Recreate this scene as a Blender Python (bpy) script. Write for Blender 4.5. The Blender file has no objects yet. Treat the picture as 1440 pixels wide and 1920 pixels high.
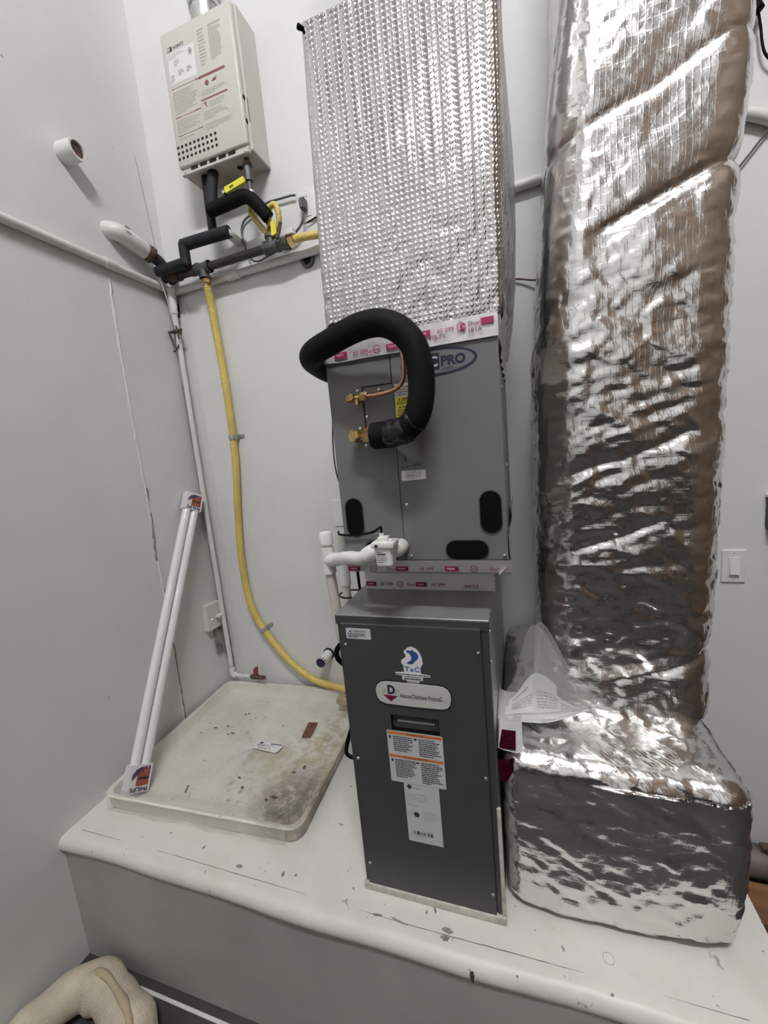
import bpy, bmesh, math, random
import numpy as np
from mathutils import Vector, Matrix

random.seed(7)
rng = np.random.default_rng(11)
scene = bpy.context.scene
COL = scene.collection

# ------------------------------------------------------------------ camera, world, light, exposure
cam_d = bpy.data.cameras.new('camera')
cam = bpy.data.objects.new('camera', cam_d)
COL.objects.link(cam)
cam_d.sensor_fit = 'VERTICAL'
cam_d.sensor_height = 36.0
cam_d.sensor_width = 27.0
cam_d.lens = 760.41 / 1920 * 36.0
cam_d.clip_start = 0.02
right = (0.94841233, 0.30346598, -0.09177393)
down = (-0.04057835, -0.17089914, -0.98445258)
fwd = (-0.31443195, 0.937391, -0.1497687)
mw = Matrix.Identity(4)
for i in range(3):
    mw[i][0] = right[i]; mw[i][1] = -down[i]; mw[i][2] = -fwd[i]
mw[0][3], mw[1][3], mw[2][3] = 0.0, 0.0, 1.686
cam.matrix_world = mw
scene.camera = cam

world = bpy.data.worlds.new('world'); scene.world = world
world.use_nodes = True
world.node_tree.nodes['Background'].inputs[0].default_value = (0.5, 0.52, 0.55, 1)
world.node_tree.nodes['Background'].inputs[1].default_value = 0.05

scene.view_settings.view_transform = 'Standard'
scene.view_settings.look = 'None'
scene.view_settings.gamma = 1.0
scene.view_settings.use_curve_mapping = False
scene.view_settings.exposure = 0.0
LIGHT = 90.0

# ------------------------------------------------------------------ key planes (metres; camera stands at x = y = 0)
WX, WY, PZ, FY = -1.531, 1.68, 0.486, 0.875     # left wall, back wall, platform top, cabinet fronts
RX, BY, CZ = 2.1, -4.6, 5.5                      # right wall, wall behind the camera, ceiling
PX, PY = 0.515, 0.765                            # platform right end and front edge

# ------------------------------------------------------------------ material helpers
def new_mat(name):
    m = bpy.data.materials.new(name); m.use_nodes = True
    nt = m.node_tree
    return m, nt, nt.nodes['Principled BSDF']

def node(nt, t, **kw):
    n = nt.nodes.new(t)
    for k, v in kw.items():
        if hasattr(n, k): setattr(n, k, v)
        else: n.inputs[k].default_value = v
    return n

def c4(c): return (c[0], c[1], c[2], 1.0)

def mat(name, col, rough=0.5, metal=0.0, var=0.0, vscale=6.0, bump=0.0, bscale=60.0, spec=0.5,
        coat=0.0, trans=0.0, alpha=1.0, detail=4.0, col2=None, emit=None, stretch=None):
    m, nt, b = new_mat(name)
    b.inputs['Base Color'].default_value = c4(col)
    b.inputs['Roughness'].default_value = rough
    b.inputs['Metallic'].default_value = metal
    b.inputs['Specular IOR Level'].default_value = spec
    b.inputs['Coat Weight'].default_value = coat
    b.inputs['Transmission Weight'].default_value = trans
    b.inputs['Alpha'].default_value = alpha
    if emit:
        b.inputs['Emission Color'].default_value = c4(col); b.inputs['Emission Strength'].default_value = emit
    tc = node(nt, 'ShaderNodeTexCoord')
    src = tc.outputs['Object']
    if stretch:
        mp = node(nt, 'ShaderNodeMapping'); mp.inputs['Scale'].default_value = stretch
        nt.links.new(src, mp.inputs[0]); src = mp.outputs[0]
    if var or col2:
        n = node(nt, 'ShaderNodeTexNoise'); n.inputs['Scale'].default_value = vscale; n.inputs['Detail'].default_value = detail
        nt.links.new(src, n.inputs['Vector'])
        r = node(nt, 'ShaderNodeValToRGB')
        r.color_ramp.elements[0].position = 0.3; r.color_ramp.elements[1].position = 0.72
        lo = col2 if col2 else tuple(max(0, x * (1 - var)) for x in col)
        hi = col if col2 else tuple(min(1, x * (1 + var)) for x in col)
        r.color_ramp.elements[0].color = c4(lo); r.color_ramp.elements[1].color = c4(hi)
        nt.links.new(n.outputs[0], r.inputs[0]); nt.links.new(r.outputs[0], b.inputs['Base Color'])
    if bump:
        n2 = node(nt, 'ShaderNodeTexNoise'); n2.inputs['Scale'].default_value = bscale; n2.inputs['Detail'].default_value = 3
        nt.links.new(src, n2.inputs['Vector'])
        bp = node(nt, 'ShaderNodeBump'); bp.inputs['Strength'].default_value = 1.0; bp.inputs['Distance'].default_value = bump
        nt.links.new(n2.outputs[0], bp.inputs['Height']); nt.links.new(bp.outputs[0], b.inputs['Normal'])
    return m

def blend_spots(nt, base_socket, src, scale, lo, hi, color, mask_pt=None, mask_r=0.1, detail=5.0, rough=0.65):
    """mix `color` over base_socket where a noise is above a threshold, optionally only near a point"""
    n = node(nt, 'ShaderNodeTexNoise'); n.inputs['Scale'].default_value = scale; n.inputs['Detail'].default_value = detail
    n.inputs['Roughness'].default_value = rough
    nt.links.new(src, n.inputs['Vector'])
    mr = node(nt, 'ShaderNodeMapRange'); mr.inputs[1].default_value = lo; mr.inputs[2].default_value = hi
    nt.links.new(n.outputs[0], mr.inputs[0])
    fac = mr.outputs[0]
    if mask_pt is not None:
        d = node(nt, 'ShaderNodeVectorMath', operation='DISTANCE'); d.inputs[1].default_value = mask_pt
        nt.links.new(src, d.inputs[0])
        m2 = node(nt, 'ShaderNodeMapRange'); m2.inputs[1].default_value = mask_r; m2.inputs[2].default_value = mask_r * 0.35
        nt.links.new(d.outputs['Value'], m2.inputs[0])
        mu = node(nt, 'ShaderNodeMath', operation='MULTIPLY')
        nt.links.new(fac, mu.inputs[0]); nt.links.new(m2.outputs[0], mu.inputs[1]); fac = mu.outputs[0]
    mx = node(nt, 'ShaderNodeMix', data_type='RGBA')
    mx.inputs['B'].default_value = c4(color)
    nt.links.new(fac, mx.inputs['Factor']); nt.links.new(base_socket, mx.inputs['A'])
    return mx.outputs['Result']

def rgb(nt, col):
    n = node(nt, 'ShaderNodeRGB'); n.outputs[0].default_value = c4(col); return n.outputs[0]

def wall_mat(name, col, rough=0.55):
    m, nt, b = new_mat(name)
    tc = node(nt, 'ShaderNodeTexCoord'); src = tc.outputs['Object']
    s = rgb(nt, col)
    s = blend_spots(nt, s, src, 1.3, 0.45, 0.8, tuple(x * 0.9 for x in col))
    s = blend_spots(nt, s, src, 9.0, 0.70, 0.76, tuple(x * 0.80 for x in col), detail=8)
    s = blend_spots(nt, s, src, 24.0, 0.765, 0.79, (0.18, 0.16, 0.14), detail=2)
    nt.links.new(s, b.inputs['Base Color'])
    b.inputs['Roughness'].default_value = rough
    b.inputs['Specular IOR Level'].default_value = 0.35
    n1 = node(nt, 'ShaderNodeTexNoise'); n1.inputs['Scale'].default_value = 2.2; n1.inputs['Detail'].default_value = 6
    nt.links.new(src, n1.inputs['Vector'])
    bp = node(nt, 'ShaderNodeBump'); bp.inputs['Distance'].default_value = 0.012; bp.inputs['Strength'].default_value = 0.5
    nt.links.new(n1.outputs[0], bp.inputs['Height']); nt.links.new(bp.outputs[0], b.inputs['Normal'])
    return m

def foil_mat(name, crinkle=0.0015, cscale=55.0, rough=0.2, base=0.86, scrim=True, bubbles=False):
    m, nt, b = new_mat(name)
    b.inputs['Base Color'].default_value = c4((base, base * 0.985, base * 0.97))
    b.inputs['Metallic'].default_value = 1.0
    b.inputs['Roughness'].default_value = rough
    tc = node(nt, 'ShaderNodeTexCoord'); src = tc.outputs['Object']
    L = nt.links.new
    n1 = node(nt, 'ShaderNodeTexNoise'); n1.inputs['Scale'].default_value = cscale; n1.inputs['Detail'].default_value = 3
    n1.inputs['Distortion'].default_value = 0.6
    L(src, n1.inputs['Vector'])
    v = node(nt, 'ShaderNodeTexVoronoi'); v.feature = 'DISTANCE_TO_EDGE' if not bubbles else 'F1'
    v.inputs['Scale'].default_value = cscale * 0.45
    L(src, v.inputs['Vector'])
    add = node(nt, 'ShaderNodeMath', operation='ADD'); L(n1.outputs[0], add.inputs[0]); L(v.outputs['Distance'], add.inputs[1])
    b1 = node(nt, 'ShaderNodeBump'); b1.inputs['Distance'].default_value = crinkle; b1.inputs['Strength'].default_value = 1.0
    L(add.outputs[0], b1.inputs['Height'])
    last = b1
    if scrim or bubbles:
        sx = node(nt, 'ShaderNodeSeparateXYZ'); L(src, sx.inputs[0])
        u = node(nt, 'ShaderNodeMath', operation='ADD'); L(sx.outputs[0], u.inputs[0]); L(sx.outputs[1], u.inputs[1])
    def mth(op, a, bb=None):
        n = node(nt, 'ShaderNodeMath', operation=op)
        for i, q in enumerate((a, bb)):
            if q is None: continue
            if isinstance(q, (int, float)): n.inputs[i].default_value = q
            else: L(q, n.inputs[i])
        return n.outputs[0]
    if scrim:
        def lines(sock, pitch, sharp):
            s = mth('SINE', mth('MULTIPLY', sock, math.pi / pitch))
            return mth('POWER', mth('ABSOLUTE', s), sharp)
        h = mth('ADD', lines(u.outputs[0], 0.013, 30.0), mth('MULTIPLY', lines(sx.outputs[2], 0.021, 40.0), 0.8))
        b2 = node(nt, 'ShaderNodeBump'); b2.inputs['Distance'].default_value = 0.00016; b2.inputs['Strength'].default_value = 0.7
        L(h, b2.inputs['Height']); L(last.outputs[0], b2.inputs['Normal']); last = b2
    if bubbles:
        P = 0.0105
        # rows of round bubbles on a flat web, plus vertical seams
        cu = mth('COSINE', mth('MULTIPLY', u.outputs[0], 2 * math.pi / P))
        cz = mth('COSINE', mth('MULTIPLY', sx.outputs[2], 2 * math.pi / P))
        h = mth('MULTIPLY', mth('MAXIMUM', mth('ADD', mth('ADD', cu, cz), 0.1), 0.0), 0.5)
        h = mth('POWER', h, 0.7)
        seam = mth('POWER', mth('ABSOLUTE', mth('SINE', mth('MULTIPLY', u.outputs[0], math.pi / 0.0262))), 0.35)
        h = mth('ADD', h, mth('MULTIPLY', seam, 1.3))
        b3 = node(nt, 'ShaderNodeBump'); b3.inputs['Distance'].default_value = 0.0008; b3.inputs['Strength'].default_value = 1.0
        L(h, b3.inputs['Height']); L(last.outputs[0], b3.inputs['Normal']); last = b3
    L(last.outputs[0], b.inputs['Normal'])
    return m

# ------------------------------------------------------------------ materials
MT = {}
MT['wall'] = wall_mat('white_wall_paint', (0.715, 0.715, 0.71))
MT['ceiling'] = mat('ceiling_paint', (0.45, 0.45, 0.44), 0.8)
MT['floor'] = mat('grey_concrete', (0.045, 0.044, 0.043), 0.55, var=0.35, vscale=5, bump=0.002, bscale=40)
MT['rear'] = mat('dark_brown_reflection_panel', (0.05, 0.044, 0.040), 0.7, var=0.5, vscale=2.2)
MT['rightwall'] = mat('brown_wood_wall', (0.155, 0.105, 0.07), 0.6, var=0.35, vscale=4, stretch=(1, 1, 0.15))
MT['white_paint'] = mat('glossy_white_paint', (0.70, 0.69, 0.66), 0.4, var=0.05, vscale=18, bump=0.0006, bscale=90)
MT['white_pvc'] = mat('white_pvc', (0.76, 0.76, 0.74), 0.3, var=0.03, vscale=12)
MT['aged_pvc'] = mat('aged_pvc', (0.66, 0.63, 0.56), 0.4, var=0.08, vscale=14)
MT['cabinet'] = mat('dark_grey_enamel', (0.050, 0.050, 0.053), 0.42, bump=0.0002, bscale=400)
MT['cabinet_top'] = mat('lightened_cabinet_grey', (0.27, 0.275, 0.27), 0.36, metal=0.35, var=0.12, vscale=8)  # casing paint lightened for light falling on the top; handle shares it
MT['coil'] = mat('mid_grey_enamel', (0.155, 0.158, 0.162), 0.45, bump=0.0002, bscale=400)
MT['coil_side'] = mat('grey_galvanised_side', (0.30, 0.30, 0.29), 0.42, metal=0.5, var=0.1, vscale=8)
MT['black'] = mat('black_plastic', (0.003, 0.003, 0.0035), 0.6, spec=.1)
MT['hole'] = mat('dark_opening', (0.006, 0.006, 0.007), 0.8)
MT['foam'] = mat('black_rubber_foam', (0.004, 0.004, 0.0045), 0.7, spec=.15, bump=0.0004, bscale=260)
MT['foam_grey'] = mat('dusty_black_foam', (0.018, 0.019, 0.023), 0.7, spec=.3, var=0.25, vscale=20)
MT['vinyl'] = mat('shiny_black_tape', (0.006, 0.006, 0.008), 0.12, bump=0.006, bscale=45)
MT['screw'] = mat('zinc_screw', (0.72, 0.72, 0.70), 0.3, metal=1.0)
MT['brass'] = mat('brass', (0.62, 0.44, 0.20), 0.28, metal=1.0, var=0.15, vscale=60)
MT['copper'] = mat('copper', (0.62, 0.33, 0.21), 0.3, metal=1.0, var=0.2, vscale=40)
MT['steel_black'] = mat('black_iron_pipe', (0.035, 0.032, 0.036), 0.5, metal=0.3, var=0.3, vscale=30)
MT['iron_grey'] = mat('grey_malleable_iron', (0.10, 0.10, 0.105), 0.5, metal=0.4, var=0.25, vscale=40)
MT['galv'] = mat('galvanised_steel', (0.55, 0.56, 0.56), 0.35, metal=0.9, var=0.15, vscale=30)
MT['rust'] = mat('rusty_metal', (0.15, 0.085, 0.06), 0.8, col2=(0.045, 0.032, 0.03), vscale=40, bump=0.001)
MT['red_handle'] = mat('worn_red_handle', (0.28, 0.05, 0.04), 0.6, var=0.3, vscale=60)
MT['yellow_hose'] = mat('yellow_gas_tubing', (0.66, 0.51, 0.14), 0.42, var=0.12, vscale=9)
MT['yellow_bright'] = mat('bright_yellow', (0.78, 0.72, 0.05), 0.45)
MT['yellow_label'] = mat('yellow_label', (0.78, 0.70, 0.03), 0.4)
MT['heater'] = mat('cream_enamel', (0.57, 0.55, 0.505), 0.4, var=0.03, vscale=6)
MT['heater_under'] = mat('dusty_cream_steel', (0.50, 0.46, 0.41), 0.55, var=0.15, vscale=12)
MT['label_white'] = mat('label_white', (0.72, 0.72, 0.72), 0.4)
MT['label_silver'] = mat('label_silver_white', (0.62, 0.64, 0.66), 0.35, metal=0.15)
MT['print_grey'] = mat('faded_grey_print', (0.40, 0.385, 0.36), 0.5)
MT['print_dark'] = mat('dark_print', (0.03, 0.03, 0.035), 0.5)
MT['print_red'] = mat('dull_red_print', (0.22, 0.085, 0.08), 0.5)
MT['orange'] = mat('orange_print', (0.62, 0.20, 0.06), 0.45)
MT['navy'] = mat('navy_print', (0.011, 0.013, 0.040), 0.45)
MT['blue'] = mat('blue_print', (0.03, 0.08, 0.26), 0.45)
MT['mid_blue'] = mat('steel_blue_print', (0.10, 0.19, 0.36), 0.45)
MT['magenta'] = mat('magenta_print', (0.42, 0.02, 0.11), 0.4)
MT['crimson'] = mat('crimson_print', (0.20, 0.010, 0.035), 0.4, metal=.3)
MT['crimson_foil'] = foil_mat('crimson_printed_foil', 0.003, 60.0, 0.3, 0.2, scrim=False)
MT['crimson_foil'].node_tree.nodes['Principled BSDF'].inputs['Base Color'].default_value = (0.20, 0.012, 0.04, 1)
MT['badge'] = mat('satin_silver_badge', (0.66, 0.66, 0.64), 0.38, metal=0.25, var=0.05, vscale=300)
MT['tube_glass'] = mat('white_fluorescent_glass', (0.80, 0.80, 0.80), 0.12, coat=0.5)
MT['card_white'] = mat('white_card', (0.70, 0.69, 0.70), 0.5)
MT['card_orange'] = mat('orange_card_print', (0.33, 0.085, 0.065), 0.5, var=0.25, vscale=50)
MT['card_purple'] = mat('purple_card_print', (0.10, 0.05, 0.12), 0.5, var=0.4, vscale=40)
MT['wood'] = mat('brown_board', (0.20, 0.095, 0.04), 0.6, var=0.35, vscale=9, stretch=(0.2, 3, 3))
MT['green'] = mat('dark_green_plastic', (0.035, 0.06, 0.05), 0.5)
MT['caulk'] = mat('dirty_cream_sealant', (0.52, 0.50, 0.44), 0.6, var=0.25, vscale=40)
MT['cord_grey'] = mat('grey_cord', (0.10, 0.10, 0.11), 0.5)
MT['brown_wire'] = mat('brown_wire', (0.09, 0.055, 0.04), 0.5)
MT['cardboard'] = mat('cardboard', (0.48, 0.36, 0.23), 0.8, var=0.15, vscale=30)
MT['fibre'] = mat('pale_glass_fibre', (0.42, 0.38, 0.33), 0.9, var=0.15, vscale=50)
MT['towel'] = mat('cream_towelling', (0.62, 0.55, 0.43), 0.95, var=0.16, vscale=14, bump=0.004, bscale=240)
MT['towel_stripe'] = mat('tan_towel_stripe', (0.48, 0.39, 0.27), 0.95, bump=0.003, bscale=240)
MT['brown_card'] = mat('rusty_brown_sticker', (0.17, 0.055, 0.035), 0.5, var=0.3, vscale=60)
MT['foil'] = foil_mat('crumpled_scrim_foil', 0.0010, 46.0, 0.19, 0.72)
MT['foil_bubble'] = foil_mat('bubble_foil', 0.0004, 26.0, 0.17, 0.56, scrim=False, bubbles=True)
MT['tape'] = foil_mat('aluminium_tape', 0.0008, 30.0, 0.36, 0.72, scrim=False)
MT['tape'].node_tree.nodes['Principled BSDF'].inputs['Metallic'].default_value = 0.3
MT['sheet_metal'] = mat('galvanised_sheet', (0.50, 0.51, 0.50), 0.36, metal=0.85, var=0.12, vscale=12)
MT['stain'] = mat('grey_grime', (0.26, 0.245, 0.23), 0.8, var=0.5, vscale=25)
MT['shade_metal'] = mat('lamp_housing', (0.7, 0.7, 0.7), 0.5)

def platform_mat():
    m, nt, b = new_mat('worn_white_platform_paint')
    src = node(nt, 'ShaderNodeTexCoord').outputs['Object']
    col = (0.70, 0.685, 0.65)
    s = rgb(nt, col)
    s = blend_spots(nt, s, src, 3.5, 0.48, 0.85, (0.56, 0.54, 0.50))
    s = blend_spots(nt, s, src, 22.0, 0.68, 0.72, (0.36, 0.35, 0.34), detail=3)
    s = blend_spots(nt, s, src, 60.0, 0.735, 0.76, (0.12, 0.11, 0.10), detail=2)
    nt.links.new(s, b.inputs['Base Color']); b.inputs['Roughness'].default_value = 0.42
    n1 = node(nt, 'ShaderNodeTexNoise'); n1.inputs['Scale'].default_value = 5; n1.inputs['Detail'].default_value = 6
    nt.links.new(src, n1.inputs['Vector'])
    bp = node(nt, 'ShaderNodeBump'); bp.inputs['Distance'].default_value = 0.006; bp.inputs['Strength'].default_value = 0.6
    nt.links.new(n1.outputs[0], bp.inputs['Height']); nt.links.new(bp.outputs[0], b.inputs['Normal'])
    return m
MT['platform'] = platform_mat()
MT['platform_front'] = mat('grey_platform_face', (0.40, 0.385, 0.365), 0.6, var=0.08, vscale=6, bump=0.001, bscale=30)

def film_mat():
    m, nt, b = new_mat('clear_polythene')
    out = nt.nodes['Material Output']
    tr = node(nt, 'ShaderNodeBsdfTransparent'); tr.inputs[0].default_value = (0.96, 0.96, 0.95, 1)
    b.inputs['Base Color'].default_value = (0.8, 0.8, 0.78, 1); b.inputs['Roughness'].default_value = 0.07
    mx = node(nt, 'ShaderNodeMixShader'); mx.inputs[0].default_value = 0.24
    nt.links.new(tr.outputs[0], mx.inputs[1]); nt.links.new(b.outputs[0], mx.inputs[2]); nt.links.new(mx.outputs[0], out.inputs[0])
    return m
MT['film'] = film_mat()
def bag_mat():
    m, nt, b = new_mat('milky_plastic_bag')
    out = nt.nodes['Material Output']
    tr = node(nt, 'ShaderNodeBsdfTransparent'); tr.inputs[0].default_value = (0.95, 0.95, 0.94, 1)
    b.inputs['Base Color'].default_value = (0.72, 0.72, 0.71, 1); b.inputs['Roughness'].default_value = 0.25
    mx = node(nt, 'ShaderNodeMixShader'); mx.inputs[0].default_value = 0.26
    nt.links.new(tr.outputs[0], mx.inputs[1]); nt.links.new(b.outputs[0], mx.inputs[2]); nt.links.new(mx.outputs[0], out.inputs[0])
    return m
MT['bag'] = bag_mat()

# ------------------------------------------------------------------ geometry helpers
class G:
    """a growing pile of vertices and faces, in world metres"""
    def __init__(s): s.v = []; s.f = []
    def add(s, v, f):
        o = len(s.v); s.v += [tuple(p) for p in v]; s.f += [tuple(i + o for i in q) for q in f]; return s
    def bm(s, b):
        b.verts.index_update(); return s.add([x.co[:] for x in b.verts], [[x.index for x in q.verts] for q in b.faces])
    def box(s, x0, x1, y0, y1, z0, z1, bev=0.0, seg=2):
        b = bmesh.new(); bmesh.ops.create_cube(b, size=1.0)
        for q in b.verts:
            q.co = Vector(((x0 + x1) / 2 + q.co.x * (x1 - x0), (y0 + y1) / 2 + q.co.y * (y1 - y0), (z0 + z1) / 2 + q.co.z * (z1 - z0)))
        if bev: bmesh.ops.bevel(b, geom=b.edges[:], offset=bev, segments=seg, profile=0.5, affect='EDGES')
        s.bm(b); b.free(); return s
    def cyl(s, p0, p1, r, r1=None, n=20, cap=True):
        p0 = Vector(p0); p1 = Vector(p1); r1 = r if r1 is None else r1
        a = (p1 - p0).normalized(); u = a.orthogonal().normalized(); w = a.cross(u)
        v = []; f = []
        for p, rr in ((p0, r), (p1, r1)):
            for i in range(n):
                t = 2 * math.pi * i / n; v.append(p + u * (rr * math.cos(t)) + w * (rr * math.sin(t)))
        for i in range(n): f.append((i, (i + 1) % n, n + (i + 1) % n, n + i))
        if cap: f.append(tuple(range(n - 1, -1, -1))); f.append(tuple(range(n, 2 * n)))
        return s.add(v, f)
    def ring(s, p0, p1, ro, ri, n=24):
        """a hollow short pipe"""
        p0 = Vector(p0); p1 = Vector(p1); a = (p1 - p0).normalized(); u = a.orthogonal().normalized(); w = a.cross(u)
        v = []; f = []
        for p, rr in ((p0, ro), (p1, ro), (p1, ri), (p0, ri)):
            for i in range(n):
                t = 2 * math.pi * i / n; v.append(p + u * (rr * math.cos(t)) + w * (rr * math.sin(t)))
        for k in range(4):
            for i in range(n):
                j = (i + 1) % n; k2 = (k + 1) % 4
                f.append((k * n + i, k * n + j, k2 * n + j, k2 * n + i))
        return s.add(v, f)
    def lathe(s, p0, axis, prof, n=20):
        """prof: list of (distance along axis, radius)"""
        p0 = Vector(p0); a = Vector(axis).normalized(); u = a.orthogonal().normalized(); w = a.cross(u)
        v = []; f = []
        for d, r in prof:
            for i in range(n):
                t = 2 * math.pi * i / n; v.append(p0 + a * d + u * (r * math.cos(t)) + w * (r * math.sin(t)))
        for k in range(len(prof) - 1):
            for i in range(n):
                j = (i + 1) % n; f.append((k * n + i, k * n + j, (k + 1) * n + j, (k + 1) * n + i))
        f.append(tuple(range(n - 1, -1, -1))); f.append(tuple(range((len(prof) - 1) * n, len(prof) * n)))
        return s.add(v, f)
    def tube(s, pts, r, n=12, step=0.01, cap=True, raw=False, rfun=None):
        P = [Vector(p) for p in pts]
        if not raw: P = spline(P, step)
        N = len(P); rad = r
        T = []
        for i in range(N):
            T.append((P[min(i + 1, N - 1)] - P[max(i - 1, 0)]).normalized())
        u = T[0].orthogonal().normalized(); v = []; f = []; d = 0.0
        for i in range(N):
            if i: d += (P[i] - P[i - 1]).length
            u = (u - T[i] * u.dot(T[i])).normalized(); w = T[i].cross(u)
            rr = rfun(d, i / (N - 1)) if rfun else rad
            for k in range(n):
                t = 2 * math.pi * k / n; v.append(P[i] + u * (rr * math.cos(t)) + w * (rr * math.sin(t)))
        for i in range(N - 1):
            for k in range(n):
                j = (k + 1) % n; f.append((i * n + k, i * n + j, (i + 1) * n + j, (i + 1) * n + k))
        if cap: f.append(tuple(range(n - 1, -1, -1))); f.append(tuple(range((N - 1) * n, N * n)))
        return s.add(v, f)
    def plate(s, pts2, fr, c0, c1):
        """extruded outline; pts2 in the frame's (a, b), from offset c0 to c1 along its normal"""
        n = len(pts2)
        v = [fr(a, b, c0) for a, b in pts2] + [fr(a, b, c1) for a, b in pts2]
        f = [tuple(range(n - 1, -1, -1)), tuple(range(n, 2 * n))]
        for i in range(n): j = (i + 1) % n; f.append((i, j, n + j, n + i))
        return s.add(v, f)
    def quad(s, fr, a0, a1, b0, b1, c):
        return s.add([fr(a0, b0, c), fr(a1, b0, c), fr(a1, b1, c), fr(a0, b1, c)], [(0, 1, 2, 3)])

def spline(P, step):
    out = []
    n = len(P)
    for i in range(n - 1):
        p0 = P[max(i - 1, 0)]; p1 = P[i]; p2 = P[i + 1]; p3 = P[min(i + 2, n - 1)]
        k = max(2, int((p2 - p1).length / step))
        for j in range(k):
            t = j / k
            out.append(0.5 * ((2 * p1) + (p2 - p0) * t + (2 * p0 - 5 * p1 + 4 * p2 - p3) * t * t + (3 * p1 - p0 - 3 * p2 + p3) * t ** 3))
    out.append(P[-1])
    return out

def frame(o, u, v):
    o = Vector(o); u = Vector(u).normalized(); v = Vector(v).normalized(); n = u.cross(v)
    def fr(a, b, c=0.0): return o + u * a + v * b + n * c
    fr.u, fr.v, fr.n, fr.o = u, v, n, o
    return fr

def rrect(a0, a1, b0, b1, r, n=5):
    out = []
    for cx, cy, st in ((a1 - r, b1 - r, 0), (a0 + r, b1 - r, 90), (a0 + r, b0 + r, 180), (a1 - r, b0 + r, 270)):
        for i in range(n + 1):
            t = math.radians(st + 90 * i / n); out.append((cx + r * math.cos(t), cy + r * math.sin(t)))
    return out

def ellipse(ca, cb, ra, rb, n=40):
    return [(ca + ra * math.cos(2 * math.pi * i / n), cb + rb * math.sin(2 * math.pi * i / n)) for i in range(n)]

ORIGIN = {}
def thing(name, label, cat, loc, group=None):
    o = bpy.data.objects.new(name, None); COL.objects.link(o)
    o.empty_display_size = 0.05
    o.location = loc; o['label'] = label; o['category'] = cat
    if group: o['group'] = group
    ORIGIN[o] = Vector(loc)
    return o

def obj(name, g, m, parent=None, smooth=False, origin=None, autosmooth=None, label=None):
    me = bpy.data.meshes.new(name)
    V = np.array(g.v, dtype=float)
    if parent is not None: org = ORIGIN[parent]
    elif origin is not None: org = Vector(origin)
    else:
        lo, hi = V.min(0), V.max(0); org = Vector(((lo[0] + hi[0]) / 2, (lo[1] + hi[1]) / 2, lo[2]))
    V = V - np.array(org)
    me.from_pydata(V.tolist(), [], g.f)
    me.materials.append(MT[m] if isinstance(m, str) else m)
    if smooth or autosmooth: me.polygons.foreach_set('use_smooth', [True] * len(me.polygons))
    if autosmooth:
        me.set_sharp_from_angle(angle=math.radians(autosmooth))
    me.update()
    o = bpy.data.objects.new(name, me); COL.objects.link(o)
    if parent is not None: o.parent = parent
    else: o.location = org
    ORIGIN[o] = org
    if label: o['label'] = label
    if name in SMALL and parent is not None: o['kind'] = 'stuff'
    return o

SMALL = {'fine_print', 'barcode', 'tape_print', 'hazard_mark', 'lettering', 'label_print', 'red_print', 'pictogram', 'faint_rating_print', 'logo_letter', 'logo_mark', 'orange_bar', 'handle_print', 'socket_slot', 'logo_detail', 'tag_print', 'handle_print', 'approval_mark', 'scuff_mark', 'tie_wire'}
def tag(o, label, cat, group=None):
    o['label'] = label; o['category'] = cat
    if group: o['group'] = group
    return o

def struct(name, g, m, **kw):
    o = obj(name, g, m, **kw); o['kind'] = 'structure'; return o

def text_geo(s, fr, a, b, w=None, h=None, c=0.0003, rot180=False, center=False, space=1.0, bold=0.0):
    """flat lettering: lower-left corner (a, b) in the frame, scaled to width w and/or cap height h"""
    cu = bpy.data.curves.new('lettering', 'FONT'); cu.body = s; cu.resolution_u = 3; cu.offset = bold; cu.space_character = space
    o = bpy.data.objects.new('lettering_tmp', cu); COL.objects.link(o)
    bpy.context.view_layer.update()
    me = bpy.data.meshes.new_from_object(o.evaluated_get(bpy.context.evaluated_depsgraph_get()))
    V = np.array([x.co[:2] for x in me.vertices]); F = [tuple(p.vertices) for p in me.polygons]
    bpy.data.objects.remove(o); bpy.data.curves.remove(cu); bpy.data.meshes.remove(me)
    lo, hi = V.min(0), V.max(0); sz = hi - lo
    sx = (w / sz[0]) if w else (h / sz[1]); sy = (h / sz[1]) if h else sx
    V = (V - lo) * (sx, sy)
    W, H = sz[0] * sx, sz[1] * sy
    if center: a -= W / 2; b -= H / 2
    if rot180: V = np.array((W, H)) - V
    g = G(); g.add([fr(a + x, b + y, c) for x, y in V], F)
    return g

def fineprint(fr, a0, a1, b0, b1, lines, c=0.0003, fill=0.85, thick=0.5, g=None, ragged=True):
    g = g or G(); pitch = (b1 - b0) / lines
    for i in range(lines):
        y1 = b1 - i * pitch - pitch * (1 - thick) / 2; y0 = y1 - pitch * thick
        end = a0 + (a1 - a0) * (random.uniform(fill * 0.85, 1.0) if ragged else 1.0)
        if i == lines - 1 and ragged: end = a0 + (a1 - a0) * random.uniform(0.35, 0.7)
        x = a0
        while x < end:
            wlen = random.uniform(0.05, 0.17) * (a1 - a0)
            g.quad(fr, x, min(x + wlen, end), y0, y1, c); x += wlen + 0.02 * (a1 - a0)
    return g

def barcode(fr, a0, a1, b0, b1, c=0.0003, n=34):
    g = G(); w = (a1 - a0) / n; x = a0
    for i in range(n):
        if random.random() < 0.55: g.quad(fr, x, x + w * random.choice((0.6, 0.9, 1.0)), b0, b1, c)
        x += w
    return g

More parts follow.
